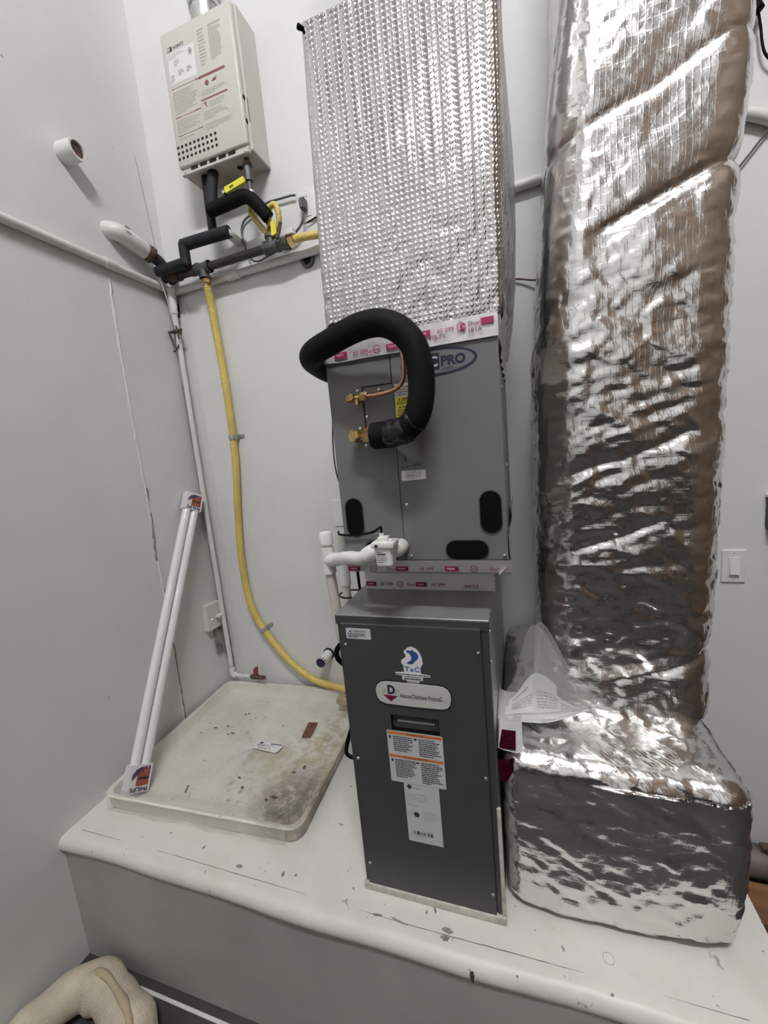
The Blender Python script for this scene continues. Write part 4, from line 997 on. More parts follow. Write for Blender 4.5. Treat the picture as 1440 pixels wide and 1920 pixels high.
# ------------------------------------------------------------------ drain pan with film, stains and stickers
ang = math.radians(2.4)
TF = frame((-1.487, 0.897, PZ), (math.cos(ang), math.sin(ang), 0), (-math.sin(ang), math.cos(ang), 0))
TW, TD, TH = 0.800, 0.745, 0.058
pan = thing('drain_pan', 'white plastic water heater drain pan with brown stains on the platform', 'drain pan', tuple(TF(TW / 2, TD / 2, 0)))
def pan_mat():
    m, nt, b = new_mat('stained_white_plastic')
    src = node(nt, 'ShaderNodeTexCoord').outputs['Object']
    O = ORIGIN[pan]
    def L(x, y): return (x - O[0], y - O[1], 0.006)
    s = rgb(nt, (0.78, 0.76, 0.70))
    s = blend_spots(nt, s, src, 4.0, 0.42, 0.75, (0.60, 0.56, 0.45))
    s = blend_spots(nt, s, src, 12.0, 0.42, 0.62, (0.42, 0.34, 0.15), L(-0.80, 1.25), 0.30)
    s = blend_spots(nt, s, src, 12.0, 0.45, 0.65, (0.36, 0.28, 0.09), L(-0.76, 1.45), 0.26)
    s = blend_spots(nt, s, src, 10.0, 0.50, 0.68, (0.44, 0.36, 0.22), L(-1.10, 1.20), 0.22)
    s = blend_spots(nt, s, src, 16.0, 0.30, 0.52, (0.36, 0.27, 0.16), L(-0.785, 1.07), 0.19, detail=8, rough=.75)
    s = blend_spots(nt, s, src, 34.0, 0.40, 0.52, (0.06, 0.03, 0.015), L(-0.785, 1.07), 0.18, detail=8, rough=.8)
    s = blend_spots(nt, s, src, 40.0, 0.52, 0.60, (0.16, 0.09, 0.05), L(-0.76, 1.21), 0.10, detail=6, rough=.8)
    s = blend_spots(nt, s, src, 40.0, 0.57, 0.63, (0.17, 0.12, 0.06), L(-1.02, 1.04), 0.11, detail=6, rough=.8)
    s = blend_spots(nt, s, src, 46.0, 0.60, 0.65, (0.11, 0.08, 0.05), L(-1.27, 1.38), 0.16, detail=6, rough=.8)
    s = blend_spots(nt, s, src, 50.0, 0.66, 0.70, (0.13, 0.09, 0.05), detail=4)
    nt.links.new(s, b.inputs['Base Color']); b.inputs['Roughness'].default_value = 0.38
    return m
MT['pan'] = pan_mat()
def pan_loop(ins, z, r): return [TF(a, b, z) for a, b in rrect(ins, TW - ins, ins, TD - ins, r, 6)]
prof = [(0.010, 0.001, .045), (0.006, 0.010, .045), (0.001, TH - .006, .048), (-0.002, TH - .002, .05), (0.0, TH, .05), (0.010, TH + .0005, .045), (0.016, TH - .002, .04), (0.022, 0.016, .036), (0.030, 0.007, .03), (0.045, 0.005, .025)]
v = []; f = []; n = 28
for ins_, z_, r_ in prof: v += pan_loop(ins_, z_, r_)
for k in range(len(prof) - 1):
    for i in range(n): j = (i + 1) % n; f.append((k * n + i, k * n + j, (k + 1) * n + j, (k + 1) * n + i))
f.append(tuple(range(n - 1, -1, -1)))
# floor of the pan: sagging grid
g = G(); g.add(v, f); g.f.append(tuple((len(prof) - 1) * n + i for i in range(n)))
obj('pan_shell', g, 'pan', pan, autosmooth=50)
def film_fn(u, v):
    a = lerp(0.004, TW - 0.004, u); b = lerp(0.004, TD - 0.004, v)
    e = min(a, TW - a, b, TD - b); k = min(1, max(0, (e - 0.012) / 0.09)); k = k * k * (3 - 2 * k)
    z = lerp(TH + 0.0022, 0.0125, k)
    p = TF(a, b, 0)
    q = np.array([[p.x * 9 + p.y * 7, p.y * 3.2 - p.x * 4.2, 1.5], [p.x * 16 + p.y * 10, p.y * 6 - p.x * 9, 4.5]])
    rr = perlin(q); z += (0.0055 * abs(rr[0]) + 0.0040 * max(0, rr[1])) * k + .0006 * (1 - k) * rr[0]
    return TF(a, b, max(z, .0075))
g = sheet(film_fn, 90, 84)
# film skirt hanging over the front rim
obj('plastic_film', g, 'film', pan, smooth=True)
g = sheet(lambda u, v: TF(lerp(.03, TW - .05, u), -0.003 - 0.007 * v - 0.002 * math.sin(u * 23), lerp(TH + .001, 0.014 + .007 * math.sin(u * 17) + .004 * math.sin(u * 41), v)), 60, 6); obj('film_skirt', g, 'film', pan, smooth=True)
g = G(); fr2 = TF
LBZ = 0.0185
g.plate([(0.405, 0.392), (0.530, 0.387), (0.520, 0.345), (0.512, 0.338), (0.395, 0.349)], TF, LBZ - .0008, LBZ); s8 = obj('pan_label', g, 'label_white', pan, label='white label with dark number')
g = text_geo('1720', TF, 0.422, 0.350, w=0.055, h=0.011, c=LBZ + .0004, rot180=True); fineprint(TF, 0.41, 0.50, 0.364, 0.374, 2, LBZ + .0004, g=g); fineprint(TF, 0.468, 0.522, .378, .385, 1, LBZ + .0004, thick=.8, g=g, ragged=False); gb = barcode(TF, 0.415, 0.45, .377, .387, LBZ + .0004, 16); g.add(gb.v, gb.f); obj('lettering', g, 'print_dark', s8)
g = G(); g.plate([(0.570, 0.535), (0.613, 0.540), (0.620, 0.450), (0.582, 0.440)], TF, LBZ - .001, LBZ + .0008); s9 = obj('brown_tag', g, 'brown_card', pan, label='small reddish brown tag')
g = G(); g.plate(ellipse(0.598, 0.475, .011, .014, 14), TF, LBZ + .0008, LBZ + .0012); g.quad(TF, .590, .606, .505, .527, LBZ + .0012); obj('tag_print', g, 'rust', s9)
for k, (a, b, ra, rb) in enumerate(((0.232, 0.548, .012, .005), (0.246, 0.556, .007, .004), (0.197, 0.459, .008, .006), (0.252, 0.420, .012, .005), (0.235, 0.411, .009, .005), (0.145, 0.44, .012, .004), (0.10, .40, .005, .004), (0.30, 0.53, .006, .003), (0.46, 0.50, .004, .005), (0.345, 0.54, .005, .003), (0.66, .08, .004, .006), (0.625, 0.142, .022, .006), (0.60, .128, .008, .006), (0.44, 0.20, .010, .006), (0.48, .16, .007, .008), (0.725, .235, .004, .008), (0.67, .29, .006, .012), (0.64, .26, .01, .006))):
    z0 = 0.012 if k not in (10,) else .010
    obj('dirt_fleck', blob(TF, a, b, ra * .8, rb * .7, 0.0158, 0.0168, 200 + k, n=11), 'rust', pan)
g = G(); g.tube([TF(0.305, 0.075, .045), TF(0.307, 0.085, .056), TF(0.309, .092, .062)], .0035, n=7, step=.01); g.plate(ellipse(.665, -.009, .006, .006, 10), frame(TF(0, 0, 0), (math.cos(ang), math.sin(ang), 0), (0, 0, 1)), .02, .021) if False else None
obj('dark_fleck', g, 'stain', pan)
g = G(); g.box(-0.835, -0.775, 1.54, 1.585, PZ + .062, PZ + .088, .002); tag(obj('cardboard_scrap', g, 'cardboard', None), 'small brown cardboard scrap at back corner of drain pan', 'cardboard')

# ------------------------------------------------------------------ fluorescent tubes in carton sleeves leaning on the left wall
B0 = Vector((-1.405, 0.962, PZ + 0.030)); T0 = Vector((-1.491, 1.576, 1.556))
ax = (T0 - B0).normalized(); side = Vector((0.30, 0.80, -0.40)); side = (side - ax * side.dot(ax)).normalized(); nrm = side.cross(ax)
if nrm.x < 0: nrm = -nrm
LT = (T0 - B0).length
TU = frame(B0, side, ax)
sgn = 1 if TU.n.dot(nrm) > 0 else -1
pk = thing('tube_lamp_pack', 'pair of spare white fluorescent tubes in card sleeves leaning in corner', 'fluorescent tubes', tuple(B0))
for k in (-1, 1):
    g = G(); g.cyl(TU(k * 0.0188, 0.02), TU(k * 0.0188, LT - 0.02), 0.0182, n=22, cap=True); tb_ = obj('lamp_tube', g, 'tube_glass', pk, autosmooth=40)
    for e0, e1 in ((0.004, 0.022), (LT - .022, LT - .004)):
        g = G(); g.cyl(TU(k * 0.0188, e0), TU(k * 0.0188, e1), 0.0185, n=18); obj('end_cap', g, 'galv', tb_, autosmooth=40)
def sleeve(b0, b1):
    g = G(); pts = [(-0.040, b0), (0.040, b0), (0.040, b1), (-0.040, b1)]
    g.plate(pts, TU, -0.0205, 0.0205); s = obj('card_sleeve', g, 'card_white', pk)
    c = 0.0208 * sgn; hgt = b1 - b0
    g = G(); g.quad(TU, -0.012, 0.0335, b0 + hgt * .24, b0 + hgt * .80, c); obj('orange_panel', g, 'card_orange', s)
    g = G(); g.plate([(-0.030, b0 + hgt * .45), (-0.012, b0 + hgt * .62), (0.004, b0 + hgt * .78), (0.020, b0 + hgt * .86), (0.002, b0 + hgt * .92), (-0.018, b0 + hgt * .84), (-0.029, b0 + hgt * .66)], TU, c, c + .0003 * sgn); obj('purple_panel', g, 'card_purple', s)
    g = G(); g.plate([(0.004, b0 + hgt * .78), (0.020, b0 + hgt * .86), (0.0335, b0 + hgt * .86), (0.0335, b0 + hgt * .74), (.004, b0 + hgt * .70)], TU, c + .0002 * sgn, c + .0004 * sgn); obj('orange_panel', g, 'card_orange', s)
    for xx in (0.016, 0.028):
        g = G(); g.plate(ellipse(xx, b0 + hgt * .885, .0042, .0045, 12), TU, c, c + .0007 * sgn); obj('print_dot', g, 'card_purple', s)
    g = G(); g.quad(TU, -0.006, 0.030, b0 + hgt * .46, b0 + hgt * .55, c + .0005 * sgn); obj('dark_band', g, 'print_dark', s)
    g = text_geo('PHILIPS', TU, -0.030, b0 + hgt * .04, w=0.064, h=0.0155, c=c + .0003 * sgn, rot180=True, bold=.03); obj('lettering', g, 'navy', s)
    return s
sleeve(-0.004, 0.088); sleeve(LT - 0.080, LT + 0.004)

# ------------------------------------------------------------------ wall mounted water heater
hx0, hx1, hz0, hz1, hy = -1.257, -0.917, 2.878, 3.365, 1.535
hh = thing('water_heater', 'cream tankless water heater mounted on the back wall', 'water heater', ((hx0 + hx1) / 2, 1.62, hz0))
g = G(); g.box(hx0 + .002, hx1, 1.556, WY, hz0, hz1, 0.003, 1); obj('casing', g, 'heater', hh, autosmooth=30)
g = G(); g.box(hx0 + .004, hx1 - .002, 1.558, WY - .002, hz0 - .0015, hz0 + .001); obj('underside', g, 'heater_under', hh)
g = G(); g.box(hx0, hx1 - .008, hy, 1.560, hz0 + .012, hz1 - .002, 0.010, 3); obj('front_cover', g, 'heater', hh, autosmooth=40)
g = G(); g.box(hx0 + .004, hx1 - .012, 1.545, 1.560, hz0 - .010, hz0 + .016, .002, 1); obj('bottom_flange', g, 'heater', hh)
FH = frame((0, hy, 0), (1, 0, 0), (0, 0, 1))
holeg = G(); holeg.lathe((0, 0, 0), (0, -1, 0), [(-.001, .0058), (.0004, .0058)], 12)
hm = bpy.data.meshes.new('vent_hole'); hm.from_pydata(holeg.v, [], holeg.f); hm.materials.append(MT['hole'])
for i in range(10):
    for k in range(3):
        o = bpy.data.objects.new('vent_hole', hm); COL.objects.link(o); o.parent = hh
        o.location = Vector((-1.2445 + i * 0.0203, hy, 2.9635 - k * 0.0205)) - ORIGIN[hh]
for i in range(5):
    x = -1.204 + i * 0.0455
    g = G(); g.quad(FH, x, x + 0.034, hz0 + .0075, hz0 + .0125, -0.0095) ; g.box(x, x + .034, 1.5435, 1.5455, hz0 + .001, hz0 + .006); obj('vent_slot', g, 'hole', hh)
for x in (-1.235, -0.945): screw(hh, x, 1.545, hz0 - .003)
# printing on the front cover
g = text_geo('NORITZ', FH, -1.200, 3.2935, w=0.052, h=0.0105, c=.0004, bold=.02); obj('lettering', g, 'print_dark', hh)
g = G(); g.plate(rrect(-1.228, -1.2055, 3.2905, 3.306, .002), FH, .0001, .0004); lg = obj('logo_mark', g, 'print_dark', hh); g = G(); g.quad(FH, -1.226, -1.218, 3.2925, 3.304, .0007); g.quad(FH, -1.2165, -1.2145, 3.2925, 3.304, .0007); obj('logo_detail', g, 'heater', lg)
s10 = sticker(hh, 'rating_label', FH, rrect(-1.232, -1.106, 3.179, 3.285, .002), 'label_white', c=.0001, th=.0003)
g = fineprint(FH, -1.228, -1.14, 3.262, 3.281, 3, .0007, thick=.4); fineprint(FH, -1.205, -1.175, 3.235, 3.258, 4, .0007, g=g, thick=.6); fineprint(FH, -1.19, -1.16, 3.20, 3.22, 3, .0007, g=g, thick=.8); fineprint(FH, -1.15, -1.125, 3.20, 3.22, 3, .0007, g=g, thick=.8); fineprint(FH, -1.228, -1.208, 3.182, 3.212, 5, .0007, g=g, thick=.6)
obj('fine_print', g, 'print_grey', s10)
g = G(); o_ = ellipse(-1.124, 3.263, .0085, .0105, 20); i_ = ellipse(-1.124, 3.263, .0065, .0085, 20); g.add([FH(a, b, .0008) for a, b in o_ + i_], [(i, (i + 1) % 20, 20 + (i + 1) % 20, 20 + i) for i in range(20)]); g.plate(ellipse(-1.124, 3.263, .003, .006, 8), FH, .0004, .0008); obj('approval_mark', g, 'print_dark', s10)
g = G()
for a0, a1, b0, b1, ln in ((-1.083, -1.05, 3.195, 3.318, 11), (-1.034, -0.977, 3.20, 3.305, 18), (-1.232, -1.112, 3.075, 3.155, 11), (-1.098, -0.985, 3.098, 3.118, 3), (-1.07, -0.985, 3.055, 3.078, 3), (-1.1, -0.985, 3.018, 3.048, 4), (-1.232, -1.115, 3.008, 3.057, 7), (-1.100, -0.975, 2.982, 3.006, 4), (-1.226, -1.115, 2.985, 2.994, 1)):
    fineprint(FH, a0, a1, b0, b1, ln, .0004, thick=.55, g=g)
fineprint(FH, -1.032, -0.976, 3.308, 3.318, 1, .0004, thick=.9, g=g, ragged=False)
obj('fine_print', g, 'print_grey', hh)
g = G()
for a0, a1, b, th in ((-1.104, -0.980, 3.164, .0085), (-1.104, -0.981, 3.0875, .0055), (-1.118, -1.106, 3.1645, .004), (-1.232, -1.222, 3.165, .003), (-1.234, -1.205, 3.065, .0035), (-1.14, -1.108, 3.0655, .0035), (-1.233, -1.212, 3.0005, .003), (-1.134, -1.111, 3.0015, .003)): g.quad(FH, a0, a1, b - th / 2, b + th / 2, .0005)
for a0, a1, b in ((-1.222, -1.118, 3.165), (-1.205, -1.14, 3.065), (-1.212, -1.134, 3.001)): g.quad(FH, a0, a1, b - .0007, b + .0007, .0005)
obj('red_print', g, 'print_red', hh)
g = G(); g.plate(ellipse(-1.068, 3.138, .009, .010, 14), FH, .0001, .0005); g.plate([(-1.047, 3.135), (-1.025, 3.135), (-1.022, 3.150), (-1.030, 3.143), (-1.036, 3.146)], FH, .0001, .0005); g.plate([(-1.097, 3.076), (-1.080, 3.080), (-1.083, 3.070), (-1.079, 3.062), (-1.086, 3.063), (-1.089, 3.073)], FH, .0001, .0005); obj('pictogram', g, 'print_red', hh)
g = G(); g.box(hx1 - .0015, hx1 + .0008, 1.5585, 1.5610, 2.975, 3.055); obj('side_gap', g, 'hole', hh)
for zz in (3.055, 2.975): g = G(); g.box(hx1 - .009, hx1 - .006, 1.545, 1.556, zz - .006, zz + .006); obj('cover_clip', g, 'black', hh)
g = G(); g.cyl((-1.02, 1.615, hz0 - .003), (-1.02, 1.615, hz0), .013, n=16); obj('port_hole', g, 'hole', hh)
# flue
fl_ = thing('flue_pipe', 'grey metal flue pipe rising from the water heater', 'flue', (-1.085, 1.60, hz1))
g = G(); g.cyl((-1.085, 1.612, hz1 - .002), (-1.085, 1.612, 3.47), 0.056, n=32); obj('collar', g, 'galv', fl_, autosmooth=40)
g = G(); g.cyl((-1.085, 1.612, 3.44), (-1.085, 1.612, CZ), 0.060, n=32); obj('pipe', g, 'galv', fl_, autosmooth=40)
g = G(); g.ring((-1.085, 1.612, 3.47), (-1.085, 1.612, 3.482), 0.063, 0.059, 32); obj('clamp_band', g, 'galv', fl_, autosmooth=40)

# ------------------------------------------------------------------ pipes under the heater
g = G(); g.tube([(-1.180, 1.600, 2.879), (-1.183, 1.600, 2.80), (-1.184, 1.600, 2.70), (-1.184, 1.600, 2.645)], 0.0185, n=18, step=.03)
cw = obj('cold_water_pipe', g, 'foam_grey', None, smooth=True); tag(cw, 'dusty black foam pipe dropping straight from water heater underside', 'pipe')
hp = thing('hot_water_pipe', 'thick black foam pipe bending sideways below the water heater', 'pipe', (-1.05, 1.57, 2.63))
g = G(); g.tube([(-1.135, 1.590, 2.879), (-1.143, 1.580, 2.82), (-1.148, 1.572, 2.76), (-1.140, 1.565, 2.722)], 0.0215, n=18, step=.01); obj('drop_sleeve', g, 'foam_grey', hp, smooth=True)
g = G(); g.tube([(-1.155, 1.560, 2.722), (-1.10, 1.555, 2.722), (-1.04, 1.552, 2.724), (-0.985, 1.553, 2.728), (-0.955, 1.560, 2.716), (-0.925, 1.575, 2.680), (-0.905, 1.590, 2.648)], 0.0255, n=20, step=.01); obj('cross_sleeve', g, 'foam', hp, smooth=True)
g = G(); g.cyl((-1.053, 1.538, 2.748), (-1.053, 1.522, 2.748), .007, n=10); obj('union_screw', g, 'galv', hp)
ra = thing('recirculation_pipe', 'black foam sleeved pipe stepping from the corner to wall opening', 'pipe', (-1.28, 1.57, 2.54))
g = G(); g.cyl((-1.485, 1.575, 2.563), (-1.318, 1.562, 2.560), 0.0215, n=18); obj('corner_sleeve', g, 'foam_grey', ra, autosmooth=40)
g = G(); g.cyl((-1.312, 1.560, 2.548), (-1.312, 1.560, 2.632), 0.0215, n=18); obj('upright_sleeve', g, 'foam_grey', ra, autosmooth=40)
g = G(); g.tube([(-1.318, 1.562, 2.629), (-1.20, 1.567, 2.632), (-1.085, 1.572, 2.633)], 0.0235, n=18, step=.03); obj('cross_sleeve', g, 'foam_grey', ra, autosmooth=40)
g = G(); g.tube([(-1.098, 1.572, 2.633), (-1.10, 1.60, 2.634), (-1.112, 1.68, 2.640)], .018, n=12, step=.01); obj('wall_nipple', g, 'white_paint', ra, smooth=True)
g = G(); g.ring((-1.112, WY - .006, 2.640), (-1.112, WY - .001, 2.640), .036, .017, 24); obj('wall_plate', g, 'white_paint', ra)
# painted fat pipe from the left wall into the corner
fp = thing('painted_pipe', 'fat white painted pipe slanting out of left wall with rusty collar', 'pipe', (WX + 0.04, 1.45, 2.58))
g = G(); g.tube([(WX - 0.02, 1.392, 2.668), (WX + 0.028, 1.408, 2.660), (WX + 0.040, 1.455, 2.647), (WX + 0.046, 1.53, 2.628)], 0.033, n=24, step=.012); obj('pipe_sleeve', g, 'white_paint', fp, smooth=True)
g = G(); g.tube([(WX + 0.046, 1.525, 2.629), (WX + 0.049, 1.545, 2.624), (WX + .051, 1.555, 2.620)], 0.0345, n=20, step=.008, rfun=lambda d, t: .0345 + .002 * math.sin(d * 400)); obj('rust_collar', g, 'rust', fp, smooth=True)
g = G(); g.tube([(WX + .050, 1.55, 2.622), (WX + .060, 1.585, 2.600), (WX + .058, 1.615, 2.575), (WX + .045, 1.66, 2.555)], 0.024, n=16, step=.01); obj('iron_elbow', g, 'steel_black', fp, smooth=True)
g = blob(frame((WX + .075, 1.40, 2.672), (0.1, 1, -.2), (0, .2, 1)), 0.02, 0.0, .012, .004, 0, .003, 5); obj('paint_flake', g, 'stain', fp)
# gas manifold
gm = thing('gas_manifold', 'black iron gas pipe with tees along wall below the water heater', 'gas pipe', (-1.1, 1.60, 2.52))
gy = 1.605
g = G(); g.cyl((-1.50, gy + .02, 2.553), (-1.262, gy, 2.543), 0.0185, n=18); obj('corner_pipe', g, 'steel_black', gm, autosmooth=40)
g = G(); g.cyl((-1.455, gy + .018, 2.551), (-1.405, gy + .012, 2.549), 0.0245, n=18); g.cyl((-1.33, gy + .006, 2.546), (-1.30, gy + .003, 2.545), .0225, n=18); obj('pipe_coupling', g, 'rust', gm, autosmooth=40)
def tee(parent, x, y, z, r=0.0215, up=None, ln=0.034):
    g = G(); g.cyl((x - ln, y, z), (x + ln, y, z), r, n=18); g.cyl((x - ln, y, z), (x - ln + .011, y, z), r + .004, n=18); g.cyl((x + ln - .011, y, z), (x + ln, y, z), r + .004, n=18)
    s = 1 if up else -1; g.cyl((x, y, z), (x, y, z + s * (r + .022)), r * .95, n=18); g.cyl((x, y, z + s * (r + .011)), (x, y, z + s * (r + .022)), r + .003, n=18)
    return obj('tee_fitting', g, 'iron_grey', parent, autosmooth=40)
tee(gm, -1.262, gy, 2.543)
g = G(); g.cyl((-1.23, gy, 2.543), (-0.945, gy, 2.549), 0.0165, n=18); obj('main_pipe', g, 'steel_black', gm, autosmooth=40)
tee(gm, -0.915, gy, 2.549, up=True)
g = G(); g.cyl((-0.915, gy, 2.585), (-0.915, gy, 2.628), 0.0095, n=14); obj('nipple', g, 'rust', gm, autosmooth=40)
g = G(); g.cyl((-0.883, gy, 2.549), (-0.838, gy, 2.552), 0.0225, n=16); g.cyl((-0.868, gy, 2.55), (-0.868, gy - .03, 2.556), .012, n=12); obj('gas_valve', g, 'iron_grey', gm, autosmooth=40)
g = G(); g.plate([(-0.006, 0), (0.006, 0), (0.012, .055), (-0.002, .06)], frame((-0.868, gy - .032, 2.556), (1, .1, 0), (.35, 0, 1)), 0, .005); obj('valve_handle', g, 'rust', gm)
g = hexnut((-0.838, gy, 2.552), (1, 0, 0), .0195, .03); obj('brass_fitting', g, 'brass', gm)
g = G(); g.box(-0.845, -0.805, gy - .015, gy + .012, 2.571, 2.592, .003); obj('paper_tag', g, 'label_white', gm)
# yellow CSST to the right, behind the duct
def hose_r(r, amp, pitch): return lambda d, t: r + amp * math.sin(2 * math.pi * d / pitch)
g = G(); g.tube([(-0.812, gy, 2.553), (-0.76, gy, 2.552), (-0.69, gy + .01, 2.55), (-0.55, gy + .02, 2.55), (-0.40, gy + .02, 2.55)], .0145, n=14, step=.002, rfun=hose_r(.0145, .0007, .008))
tag(obj('gas_tubing', g, 'yellow_hose', None, smooth=True), 'short yellow gas tubing running from brass fitting behind bubble foil duct', 'gas tube')
# appliance connector with loop
gc = thing('appliance_connector', 'looped bright yellow flexible gas connector under the water heater', 'gas tube', (-0.92, 1.60, 2.58))
g = G(); g.tube([(-0.975, 1.60, 2.75), (-0.992, 1.607, 2.70), (-0.975, 1.612, 2.665), (-0.942, 1.612, 2.620), (-0.912, 1.612, 2.592), (-0.882, 1.604, 2.592), (-0.864, 1.595, 2.622), (-0.860, 1.592, 2.660), (-0.872, 1.595, 2.690), (-0.893, 1.60, 2.694), (-0.909, 1.603, 2.678), (-0.9135, gy, 2.650), (-0.9145, gy, 2.638)], .0105, n=12, step=.0016, rfun=hose_r(.0108, .0012, .0062)); obj('flex_tube', g, 'yellow_bright' if False else 'yellow_hose', gc, smooth=True)
g = hexnut((-0.915, gy, 2.622), (0, 0, 1), .0125, .02); obj('flare_nut', g, 'brass', gc)
g = G(); g.plate([(-0.012, 0), (.010, .004), (.012, .03), (.004, .058), (-.010, .05)], frame((-0.883, 1.585, 2.574), (1, 0, 0), (0, 0, 1)), 0, .008); obj('yellow_tag', g, 'yellow_bright', gc)
sv = thing('gas_shutoff_valve', 'gas inlet valve with bright yellow handle below water heater', 'valve', (-0.965, 1.575, 2.74))
g = G(); g.cyl((-0.968, 1.585, 2.740), (-0.968, 1.585, 2.879), 0.0105, n=14); g.cyl((-0.968, 1.585, 2.795), (-0.968, 1.585, 2.845), 0.0165, n=8); obj('valve_body', g, 'iron_grey', sv, autosmooth=40)
g = G(); g.lathe((-0.968, 1.585, 2.845), (0, 0, 1), [(0, .016), (.005, .02), (.014, .019), (.018, .012)], 8); obj('locknut', g, 'rust', sv)
g = G(); g.cyl((-0.966, 1.585, 2.735), (-0.966, 1.585, 2.760), 0.013, n=12); obj('union_nut', g, 'galv', sv, autosmooth=30)
FV = frame((-1.045, 1.528, 2.752), Vector((0.092, 0.0, 0.016)), Vector((-.016, 0, .092)))
g = G(); g.plate(rrect(-.002, .092, -0.010, 0.012, .004), FV, -.004, .004); vh = obj('valve_handle', g, 'yellow_bright', sv)
g = fineprint(FV, .022, .06, -.004, .005, 1, .0044, thick=.9); obj('handle_print', g, 'print_dark', vh)

# ------------------------------------------------------------------ yellow gas hose down the back wall with straps
hs = thing('gas_hose', 'long yellow corrugated gas hose hanging down back wall to furnace', 'gas hose', (-1.2, 1.64, 0.5))
g = G(); g.tube([(-1.262, 1.612, 2.470), (-1.270, 1.63, 2.40), (-1.274, 1.640, 2.296), (-1.273, 1.648, 2.16), (-1.272, 1.650, 2.03), (-1.275, 1.655, 1.86), (-1.284, 1.657, 1.69), (-1.310, 1.657, 1.48), (-1.332, 1.657, 1.24), (-1.328, 1.657, 1.043), (-1.306, 1.657, 0.93), (-1.256, 1.657, 0.832), (-1.137, 1.655, 0.681), (-1.0, 1.648, 0.592), (-0.843, 1.64, 0.565), (-0.70, 1.60, 0.563), (-0.56, 1.52, 0.56), (-0.462, 1.47, 0.565)], .0165, n=14, step=.0022, rfun=hose_r(.0165, .0006, .0085)); ho = obj('tubing', g, 'yellow_hose', hs, smooth=True)
g = hexnut((-1.262, 1.609, 2.508), (0, .05, -1), .0205, .030); obj('brass_nut', g, 'brass', hs)
g = G(); g.cyl((-1.262, 1.608, 2.512), (-1.263, 1.611, 2.468), .0135, n=14); obj('nipple', g, 'brass', hs, autosmooth=40)
g = G(); g.tube([(-1.292, 1.637, 2.33), (-1.291, 1.64, 2.27)], .002, n=6, step=.03); g.plate([(-1.287, 2.33), (-1.282, 2.335), (-1.276, 2.29), (-1.266, 2.272), (-1.283, 2.266)], frame((0, 1.632, 0), (1, 0, 0), (0, 0, 1)), 0, .002); obj('scuff_mark', g, 'stain', hs)
def strap(c, d, label):
    """C-strap over the hose at c with hose direction d, tab to the right"""
    t = thing('hose_strap', label, 'strap', c)
    c = Vector(c); d = Vector(d).normalized(); nrm_ = Vector((0, -1, 0)); s = d.cross(nrm_).normalized()
    if s.x < 0: s = -s
    w = .010; v = []; f = []; prof_ = []
    for i in range(13):
        q = math.radians(180 - 180 * i / 12); prof_.append((0.0185 * math.cos(q), 0.0185 * math.sin(q) + .0))
    prof_ = [(-0.0185, -0.022)] + prof_ + [(0.0185, -0.022), (0.046, -0.022)]
    for a, b in prof_:
        for e, th in ((-w, 0), (w, 0)): v.append(c + s * a + nrm_ * b + d * e)
    for a, b in prof_:
        for e in (-w, w): v.append(c + s * (a * 1.07) + nrm_ * (b * 1.07 + .001) + d * e)
    n = len(prof_)
    for i in range(n - 1):
        f.append((2 * i, 2 * i + 1, 2 * i + 3, 2 * i + 2)); o = 2 * n; f.append((o + 2 * i, o + 2 * i + 2, o + 2 * i + 3, o + 2 * i + 1))
        f.append((2 * i, 2 * i + 2, o + 2 * i + 2, o + 2 * i)); f.append((2 * i + 1, o + 2 * i + 1, o + 2 * i + 3, 2 * i + 3))
    g = G(); g.add(v, f); obj('band', g, 'galv', t)
    p = c + s * .034 + nrm_ * -.021; screw(t, p.x, p.y, p.z)
strap((-1.277, 1.657, 1.812), (-.03, 0, 1), 'galvanised strap on hose level with the copper line')
strap((-1.261, 1.657, 0.838), (-.6, 0, 1), 'galvanised strap on hose bend above the drain stub')

# ------------------------------------------------------------------ corner pipework
cp = thing('corner_water_pipe', 'white painted water pipe standing in the wall corner', 'pipe', (-1.48, 1.635, 0.56))
g = G(); g.tube([(-1.488, 1.640, 2.50), (-1.488, 1.640, 2.30), (-1.486, 1.638, 1.5), (-1.478, 1.633, 0.60)], .0115, n=14, step=.1); obj('upright', g, 'white_paint', cp, smooth=True)
g = G(); g.tube([(-1.488, 1.640, 2.515), (-1.488, 1.640, 2.45), (-1.488, 1.640, 2.40)], .019, n=14, step=.008, rfun=lambda d, t: .0205 - .006 * t + .0012 * math.sin(d * 260)); obj('bandage_wrap', g, 'white_pvc', cp, smooth=True)
g = G(); g.tube([(-1.478, 1.633, .625), (-1.478, 1.633, .60), (-1.474, 1.632, .588), (-1.455, 1.630, .586)], .0155, n=14, step=.005); obj('elbow', g, 'white_paint', cp, smooth=True)
g = G(); g.cyl((-1.46, 1.630, .586), (-1.355, 1.628, .588), .0095, n=14); obj('branch', g, 'white_paint', cp, autosmooth=40)
sp = thing('spigot', 'rusty spigot with red handle above the drain pan', 'tap', (-1.31, 1.628, 0.57))
g = G(); g.lathe((-1.362, 1.628, .588), (1, 0, 0), [(0, .009), (.015, .013), (.045, .012), (.065, .010), (.085, .010)], 14); g.tube([(-1.30, 1.628, .59), (-1.282, 1.626, .588), (-1.275, 1.622, .578)], .010, n=12, step=.005); obj('body', g, 'rust', sp, smooth=True)
g = G(); g.cyl((-1.318, 1.628, .595), (-1.318, 1.622, .618), .006, n=10); obj('stem', g, 'rust', sp)
g = G(); g.plate([(-0.012, 0), (0.013, 0.002), (0.022, .042), (0.014, .046), (-.008, .026)], frame((-1.320, 1.620, .612), (1, 0, 0), (0, -.15, 1)), -.003, .004); obj('handle', g, 'red_handle', sp)
g = G(); g.ring((-1.2755, 1.6225, .580), (-1.2735, 1.6205, .576), .0105, .007, 14); obj('spout_rim', g, 'copper', sp)
